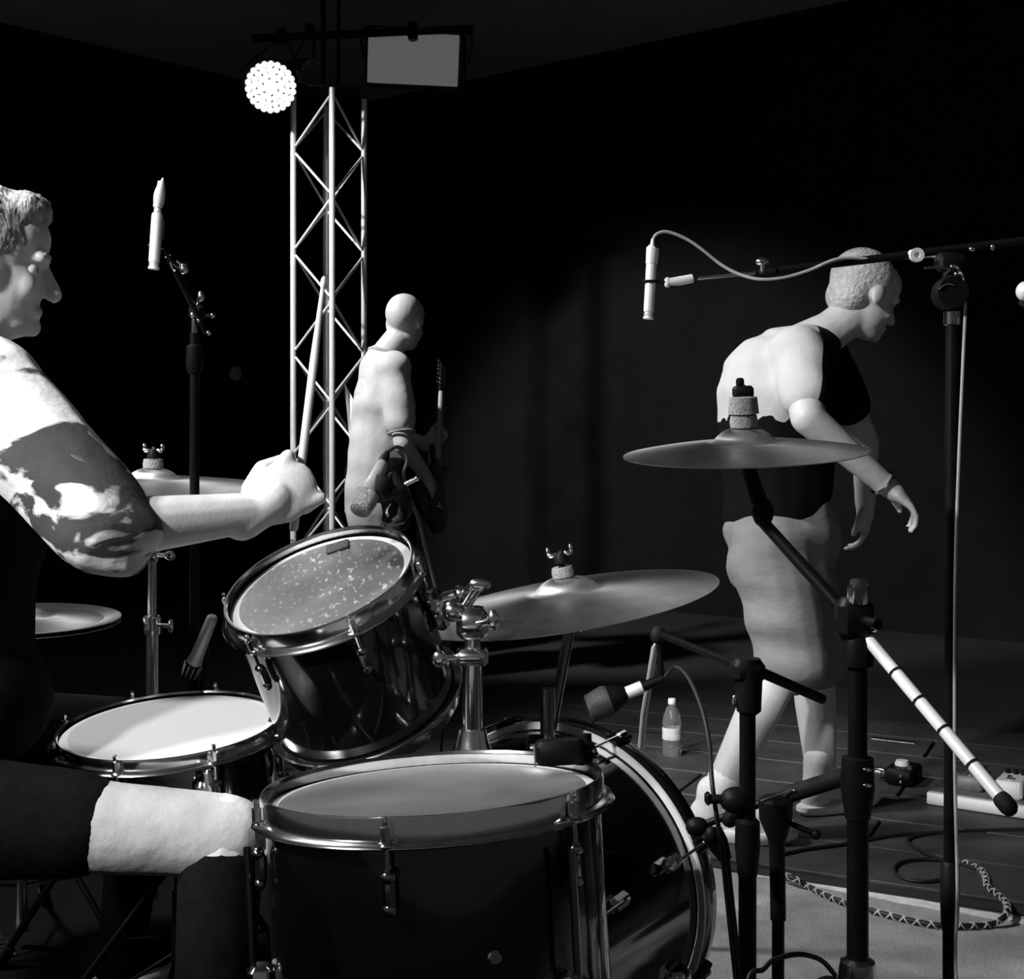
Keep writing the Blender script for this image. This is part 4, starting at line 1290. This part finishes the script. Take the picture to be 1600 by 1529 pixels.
hand_prims(mb, wrL, unit(A(0, 0, -1)), unit(A(-1, .3, 0)), .3, 1.0, -1)
mb.capsule(hipA, knA, .095, .062); mb.capsule(knA, knA * .6 + anA * .4, .060, .060); mb.capsule(knA * .6 + anA * .4, anA, .060, .042)
mb.capsule(hipB, knB, .095, .062); mb.capsule(knB, knB * .6 + anB * .4, .060, .060); mb.capsule(knB * .6 + anB * .4, anB, .060, .042)
obj('body', remesh(mb, .007, 5), 'skin', rg, 70)
hm = MB(); hm.ball(hq(0, -.022, .040), (.083, .097, .088), 20, 14, fr); hm.ball(hq(0, -.05, -.02), (.072, .055, .06), 20, 14, fr)
obj('hair', remesh(hm, .008, 3), mat('fair_hair', .50, .6, vary=.25, vscale=50, bump=.5, bscale=90), rg, 70)
ts = MB(); ts.capsule(P(1215, 800, 3.55), P(1212, 610, 3.55), .150, .165); ts.capsule(shR - A(.01, 0, .01), shL, .080); ts.capsule(P(1232, 565, 3.55), nk - unit(hd - nk) * .05, .11, .075)
ts.capsule(P(1218, 845, 3.55), P(1218, 810, 3.55), .142)
ts.capsule(shR, shR * .35 + elb * .65, .076, .070); ts.capsule(shL, shL * .4 + elL * .6, .072, .068)
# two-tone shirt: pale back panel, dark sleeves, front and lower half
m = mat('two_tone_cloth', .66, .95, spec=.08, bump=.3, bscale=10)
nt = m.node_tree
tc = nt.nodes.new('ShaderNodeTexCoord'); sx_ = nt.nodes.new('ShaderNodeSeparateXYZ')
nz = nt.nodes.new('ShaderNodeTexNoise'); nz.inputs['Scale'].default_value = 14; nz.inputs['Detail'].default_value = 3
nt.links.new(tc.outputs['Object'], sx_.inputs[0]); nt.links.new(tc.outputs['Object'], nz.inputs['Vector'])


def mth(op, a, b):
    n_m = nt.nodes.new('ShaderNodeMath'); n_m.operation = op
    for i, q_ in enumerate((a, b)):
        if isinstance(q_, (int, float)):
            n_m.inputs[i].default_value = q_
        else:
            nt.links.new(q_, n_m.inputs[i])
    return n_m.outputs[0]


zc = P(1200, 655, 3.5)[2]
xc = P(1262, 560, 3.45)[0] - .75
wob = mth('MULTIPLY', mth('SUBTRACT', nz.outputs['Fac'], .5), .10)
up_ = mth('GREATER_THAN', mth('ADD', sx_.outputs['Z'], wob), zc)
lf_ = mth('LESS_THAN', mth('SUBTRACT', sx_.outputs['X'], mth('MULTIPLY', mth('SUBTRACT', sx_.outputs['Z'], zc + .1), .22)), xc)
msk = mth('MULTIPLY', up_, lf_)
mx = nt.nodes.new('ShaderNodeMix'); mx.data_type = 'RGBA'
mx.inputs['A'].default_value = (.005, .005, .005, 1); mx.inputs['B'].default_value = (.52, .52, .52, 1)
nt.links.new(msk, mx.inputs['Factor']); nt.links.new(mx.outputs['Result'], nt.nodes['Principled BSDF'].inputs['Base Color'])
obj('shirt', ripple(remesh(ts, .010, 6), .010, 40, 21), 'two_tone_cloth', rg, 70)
so_ = MB()
so_.capsule(hipA - Z * .0, P(1238, 1030, 3.43), .118, .100); so_.capsule(hipB, P(1272, 1028, 3.65), .115, .098); so_.capsule(pel + Z * .02, pel - Z * .06, .160, .160)
rs = remesh(so_, .010, 6)
obj('shorts', ripple(rs, .014, 48, 31, (.25, .1, 1)), 'shorts_cloth', rg, 70)
obj('wristband', MB().torus(wri + unit(A(.09, 0, -.07)) * -.01, unit(wri - elb), .034, .005, 24, 6), 'chrome', rg)
shoe(rg, anA + A(-.01, 0, 0), P(1238, 1325, 3.36), .018, .02, name='shoe')
shoe(rg, P(1278, 1215, 3.64), P(1368, 1260, 3.76), .018, .05, name='shoe')
obj('sock', MB().capsule(anA + A(.012, 0, .02), anA + (knA - anA) * .14, .046, .050), 'shoe_white', rg)
obj('sock', MB().capsule(anB + A(0, 0, -.02), anB + (knB - anB) * .06, .046, .050), 'shoe_white', rg)

# ------------------------------------------------------------------ truss and hung lamps
TY = 6.6
tc_ = A(P(514, 600, TY)[0], TY, 0)
half = P(569, 600, TY)[0] - tc_[0]
yaw = R_(13)
cor = [tc_ + A(math.cos(R_(a) + yaw), math.sin(R_(a) + yaw), 0) * half for a in (180, 270, 0, 90)]   # left, front, right, back
ZT = P(500, 152, TY)[2]
trs = thing('lighting_truss', 'tall aluminium lattice truss tower behind the bald guitarist', 'truss', tc_)
for c in cor:
    obj('chord', MB().rod(A(c[0], c[1], .012), A(c[0], c[1], ZT), .0155, seg=16), 'aluminium', trs)
zz0 = P(460, 237, TY)[2]
per = P(460, 237, TY)[2] - P(460, 395, TY)[2]
for f_ in range(4):
    a, b = cor[f_], cor[(f_ + 1) % 4]
    z = zz0
    k = 0
    lo = zz0 - per * 5
    zlist = [zz0 + per * .5 - per * .5 * i for i in range(-1, 11)]
    for i in range(len(zlist) - 1):
        z1_, z2_ = zlist[i], zlist[i + 1]
        if z1_ > ZT + .02 or z2_ < .03:
            continue
        odd = (i % 2 == 0)
        p, q_ = (a, b) if (odd ^ (f_ % 2 == 1)) else (b, a)
        dd_ = unit(q_ - p) * .016
        obj('diagonal', MB().rod(A(p[0], p[1], z1_ - .02) + dd_, A(q_[0], q_[1], z2_ + .02) - dd_, .0068, seg=10), 'aluminium', trs)
obj('base_plate', MB().box(tc_ + A(0, 0, .006), (.55, .55, .012), None, .003), 'black_metal', trs)
obj('cap_plate', MB().box(tc_ + A(0, 0, ZT + .008), (.38, .38, .016), None, .004), 'black_metal', trs)
obj('mast', MB().rod(tc_ + A(-.03, 0, ZT), tc_ + A(-.03, 0, CEIL), .012).rod(tc_ + A(.05, .0, ZT), tc_ + A(.05, 0, CEIL), .010), 'black_metal', trs)
obj('cross_bar', MB().rod(P(395, 60, TY - .1), P(740, 45, TY - .1), .020), 'black_metal', trs)


def par_can(label, c, aim, r, lit, hang):
    u, v, n = basis(aim)
    t = thing('par_lamp', label, 'stage lamp', c, 'lamps on the truss')
    obj('housing', MB().lathe([(0, -.14), (r * .6, -.14), (r * .75, -.10), (r * 1.02, -.02), (r * 1.06, .004), (r * 1.00, .006), (r * .98, -.004), (0, -.006)], c, n, 40), 'lamp_housing', t)
    obj('yoke', MB().tube(spline([c + u * r * 1.08 - n * .05, c + u * r * 1.1 + v * r * .7 - n * .05, hang + u * .03, hang - u * .03, c - u * r * 1.1 + v * r * .7 - n * .05, c - u * r * 1.08 - n * .05]), .006, 8), 'lamp_housing', t)
    obj('clamp', MB().box(hang + A(0, 0, .03), (.05, .05, .07), None, .01), 'black_metal', t)
    me_ = None
    rings = ((0, 1), (.24, 6), (.47, 12), (.70, 17), (.925, 22))
    lm = 'led_glow' if lit else 'frosted_glass'
    for rr, cnt in rings:
        for k in range(cnt):
            a = 360 * k / cnt + rr * 40
            p = c + ang(u, v, a) * r * rr + n * .004
            if me_ is None:
                o = obj('led', MB().ball(A(0, 0, 0), (r * .135, r * .135, r * .22), 10, 6, (u, v, n)), lm, None, 60)
                me_ = o.data
                o.parent = t
            else:
                o = bpy.data.objects.new('led', me_); COL.objects.link(o); o.parent = t
            o.location = (p - np.array(t.location)).tolist()
    return t


pc = P(423, 136, 6.35)
par_can('round LED lamp glowing white at the top of the truss', pc, unit(A(.12, -1, -.30)), .120, True, P(440, 66, TY - .1))
par_can('unlit round lamp beside the glowing one on the truss', P(484, 118, 6.75), unit(A(.9, -.5, -.4)), .085, False, P(484, 58, TY - .1))
fd = thing('flood_lamp', 'rectangular flood lamp with pale glass hung right of the truss top', 'stage lamp', P(645, 92, 6.7), 'lamps on the truss')
fcn = P(645, 92, 6.6)
fn = unit(A(-.12, -1, -.22)); fu = unit(A(1, -.12, -.08)); fu = unit(fu - fn * np.dot(fu, fn)); fv = np.cross(fn, fu)
if fv[2] < 0:
    fv = -fv
obj('housing', MB().box(fcn - fn * .08, (.52, .29, .14), (fu, fv, fn), .02), 'lamp_housing', fd)
obj('glass', MB().box(fcn - fn * .006, (.475, .255, .012), (fu, fv, fn), .003), 'dim_glass', fd)
obj('yoke', MB().tube(spline([fcn - fu * .28 - fn * .08, fcn - fu * .28 + fv * .14 - fn * .06, P(645, 45, TY - .1) - fu * .1, P(645, 45, TY - .1) + fu * .1, fcn + fu * .28 + fv * .14 - fn * .06, fcn + fu * .28 - fn * .08]), .008, 8), 'lamp_housing', fd)
obj('clamp', MB().box(P(645, 49, TY - .1), (.05, .06, .09), None, .01), 'black_metal', fd)
sl_ = thing('small_lamp', 'small round unlit lamp on the far wall left of the truss', 'stage lamp', P(361, 584, 8.2))
lw = P(361, 584, 8.2)
# mount it on the left wall plane
wn = unit(np.cross(wl, Z))
if np.dot(wn, A(0, 4, 0) - CORNER) < 0:
    wn = -wn
k_ = np.dot(CORNER - A(0, 0, EYE), wn) / np.dot(lw - A(0, 0, EYE), wn)
lw = A(0, 0, EYE) + (lw - A(0, 0, EYE)) * k_ + wn * .05
sl_.location = lw.tolist()
obj('housing', MB().lathe([(0, -.05), (.05, -.05), (.055, 0), (.05, .006)], lw, wn, 24), 'lamp_housing', sl_)
obj('lens', MB().lathe([(0, .006), (.03, .005), (.05, .002), (.05, -.004), (0, -.004)], lw, unit(wn + A(.3, -.6, 0)), 24), 'frosted_glass', sl_)

# ------------------------------------------------------------------ on the deck at the right
DZ = .016


def floor_pt(px, py, z=DZ):
    Y = (EYE - z) * FPX / (py - HY)
    return P(px, py, Y)


# water bottle
bt = floor_pt(1050, 1186, 0); bt[2] = 0
wb = thing('water_bottle', 'crumpled clear water bottle standing behind the bass drum', 'bottle', bt)
prof = [(0, 0), (.028, 0), (.032, .008), (.032, .03), (.0295, .036), (.032, .044), (.030, .054), (.032, .064), (.030, .10), (.032, .12), (.028, .145), (.018, .170), (.012, .182), (.012, .196)]
bmesh_ = MB().lathe(prof, bt, Z, 24)
v_ = bmesh_.verts(); v_ = v_ + rng.normal(size=v_.shape) * A(.0012, .0012, 0); bmesh_.v = [v_]
obj('bottle_body', bmesh_, 'bottle_plastic', wb, 25)
obj('cap', MB().lathe([(0, .205), (.012, .205), (.0135, .200), (.0135, .188), (.012, .186)], bt, Z, 20), 'pedal_white', wb)
obj('paper_label', MB().lathe([(.0325, .070), (.0330, .074), (.0330, .106), (.0325, .110)], bt, Z, 24), 'bottle_label', wb)

# pedalboard
p0, p1 = floor_pt(1449, 1243, .04), floor_pt(1680, 1278, .04)
pd = unit(A(p1[0] - p0[0], p1[1] - p0[1], 0)); pn = A(-pd[1], pd[0], 0)
if pn[1] < 0:
    pn = -pn
pl = np.linalg.norm(p1 - p0)
pbd = thing('pedalboard', 'low pedalboard with white front edge on the dark boards at right', 'pedalboard', A(p0[0], p0[1], DZ))
obj('white_rail', MB().box(A(p0[0], p0[1], DZ + .020) + pd * pl / 2, (pl, .018, .034), (pd, pn, Z), .003), 'pedal_white', pbd)
obj('deck_plate', MB().box(A(p0[0], p0[1], DZ + .030) + pd * pl / 2 + pn * .12, (pl, .22, .016), (pd, pn, Z), .003), 'pedal_grey', pbd)
obj('support_rail', MB().box(A(p0[0], p0[1], DZ + .022) + pd * pl / 2 + pn * .235, (pl, .014, .044), (pd, pn, Z), .003), 'pedal_grey', pbd)
for k, (s_, dp, wd, hh, mm, lb) in enumerate(((.10, .12, .075, .042, 'pedal_grey', 'small grey effect pedal, leftmost on the pedalboard'), (.215, .10, .075, .050, 'pedal_white', 'white effect pedal in the middle of the pedalboard'), (.34, .12, .08, .045, 'pedal_grey', 'grey effect pedal at the right end of the pedalboard'))):
    c = A(p0[0], p0[1], DZ + .038) + pd * s_ + pn * dp
    t = thing('effect_pedal', lb, 'effect pedal', c, 'effect pedals')
    obj('housing', MB().box(c + Z * (hh / 2 + .0005), (wd, .12, hh), (pd, pn, Z), .006), mm, t)
    for kk in (-1, 0, 1):
        obj('knob', MB().lathe([(0, .012), (.006, .012), (.008, 0)], c + pd * kk * .022 + pn * .04 + Z * (hh + .0005), Z, 14), 'black_plastic', t)
    obj('foot_switch', MB().lathe([(0, .012), (.006, .012), (.007, .006), (.010, .005), (.010, 0)], c - pn * .035 + Z * (hh + .0005), Z, 14), 'chrome', t)

# loose pedal with plugs left of the board
q = floor_pt(1412, 1222)
lp = thing('tuner_pedal', 'small dark pedal with shiny plugs left of the pedalboard', 'effect pedal', q)
obj('housing', MB().box(q + Z * .028, (.085, .12, .05), (pd, pn, Z), .008), 'black_plastic', lp)
obj('dial', MB().lathe([(0, .016), (.018, .015), (.022, .006), (.022, 0)], q + Z * .053 - pd * .005, Z, 24), 'pedal_white', lp)
obj('foot_switch', MB().lathe([(0, .012), (.006, .012), (.008, 0)], q + Z * .053 - pn * .04 + pd * .03, Z, 14), 'chrome', lp)
pg = MB()
for k in range(2):
    b = q - pd * .045 + Z * (.030) + pn * (-.035 + .03 * k)
    pg.tube([b, b - pd * .012, b - pd * .014, b - pd * .045, b - pd * .05], [.004, .004, .0075, .0075, .004], 12)
obj('plug', pg, 'chrome', lp)
pg = MB().ball(q - pn * .062 + Z * .034 + pd * .01, .005).ball(q - pn * .062 + Z * .016 + pd * .01, .006)
obj('jack_nut', pg, 'chrome', lp)

# patch of thin rail behind
ra_, rb_ = floor_pt(1362, 1160, 0), floor_pt(1430, 1168, 0)
ra_[2] = rb_[2] = .012
lone('floor_rail', MB().rod(ra_, rb_, .010), 'dark_chrome', 'thin metal rail lying on the floor far behind the cymbal stand', 'rail')
ra_, rb_ = floor_pt(965, 1148, 0), floor_pt(1048, 1153, 0)
ra_[2] = rb_[2] = .010
lone('floor_rail', MB().rod(ra_, rb_, .008), 'dark_chrome', 'thin metal rail on the floor behind the water bottle', 'rail')

# braided instrument cable on the floor
DTOP = .019
pth = [(1215, 1362), (1240, 1372), (1262, 1384), (1290, 1398), (1320, 1410), (1368, 1424), (1420, 1437), (1465, 1445), (1510, 1446), (1550, 1443), (1572, 1428), (1572, 1410), (1558, 1396), (1543, 1384), (1540, 1370), (1532, 1358), (1515, 1350), (1500, 1344)]
pts3 = []
for (x, y) in pth:
    onfl = y > 1355 + (x - 1125) * .183
    p = floor_pt(x, y, .008 if onfl else .022)
    pts3.append(p)
cp = spline(pts3, 10)
gc = thing('instrument_cable', 'thick braided instrument cable with pale zigzag lying across the tape line', 'cable', A(pts3[0][0], pts3[0][1], 0))
obj('jacket', MB().tube(cp, .0062, 10), 'cable_black', gc)
# zigzag thread wound round the jacket
seg_l = np.r_[0, np.cumsum(np.linalg.norm(np.diff(cp, axis=0), axis=1))]
ss_ = np.arange(0, seg_l[-1], .0035)
cc2 = np.stack([np.interp(ss_, seg_l, cp[:, k]) for k in range(3)], 1)
tg = np.gradient(cc2, axis=0); tg /= np.linalg.norm(tg, axis=1)[:, None]
sdv = np.cross(tg, Z); sdv /= np.linalg.norm(sdv, axis=1)[:, None]
upv = np.cross(sdv, tg)
ph = ss_ / .030 * 2 * math.pi
hel = cc2 + .0066 * (np.cos(ph)[:, None] * sdv + np.sin(ph)[:, None] * upv)
obj('braid_thread', MB().tube(hel, .0019, 5), 'cable_weave', gc)
hel = cc2 + .0066 * (np.cos(-ph + 2)[:, None] * sdv + np.sin(-ph + 2)[:, None] * upv)
obj('braid_thread', MB().tube(hel, .0019, 5), 'cable_weave', gc)
# thin black loop beside it
lp_ = [floor_pt(x, y, .021) for x, y in ((1530, 1358), (1490, 1346), (1440, 1342), (1405, 1348), (1398, 1362), (1420, 1374), (1455, 1376), (1480, 1368), (1478, 1352), (1440, 1330), (1418, 1312), (1450, 1302), (1520, 1297), (1600, 1295), (1660, 1294))]
for k in (8,):
    lp_[k][2] += .008
lone('thin_black_cable', MB().tube(spline(lp_, 8), .0045, 8), 'cable_black', 'thin black cable curled in a loop on the dark boards', 'cable')
lone('instrument_lead', MB().tube(spline([floor_pt(x, y, .021) for x, y in ((1218, 1335), (1260, 1326), (1320, 1318), (1400, 1304), (1470, 1300))], 8), .005, 8), 'cable_black', 'dark cable on the boards running past the white sneakers', 'cable')
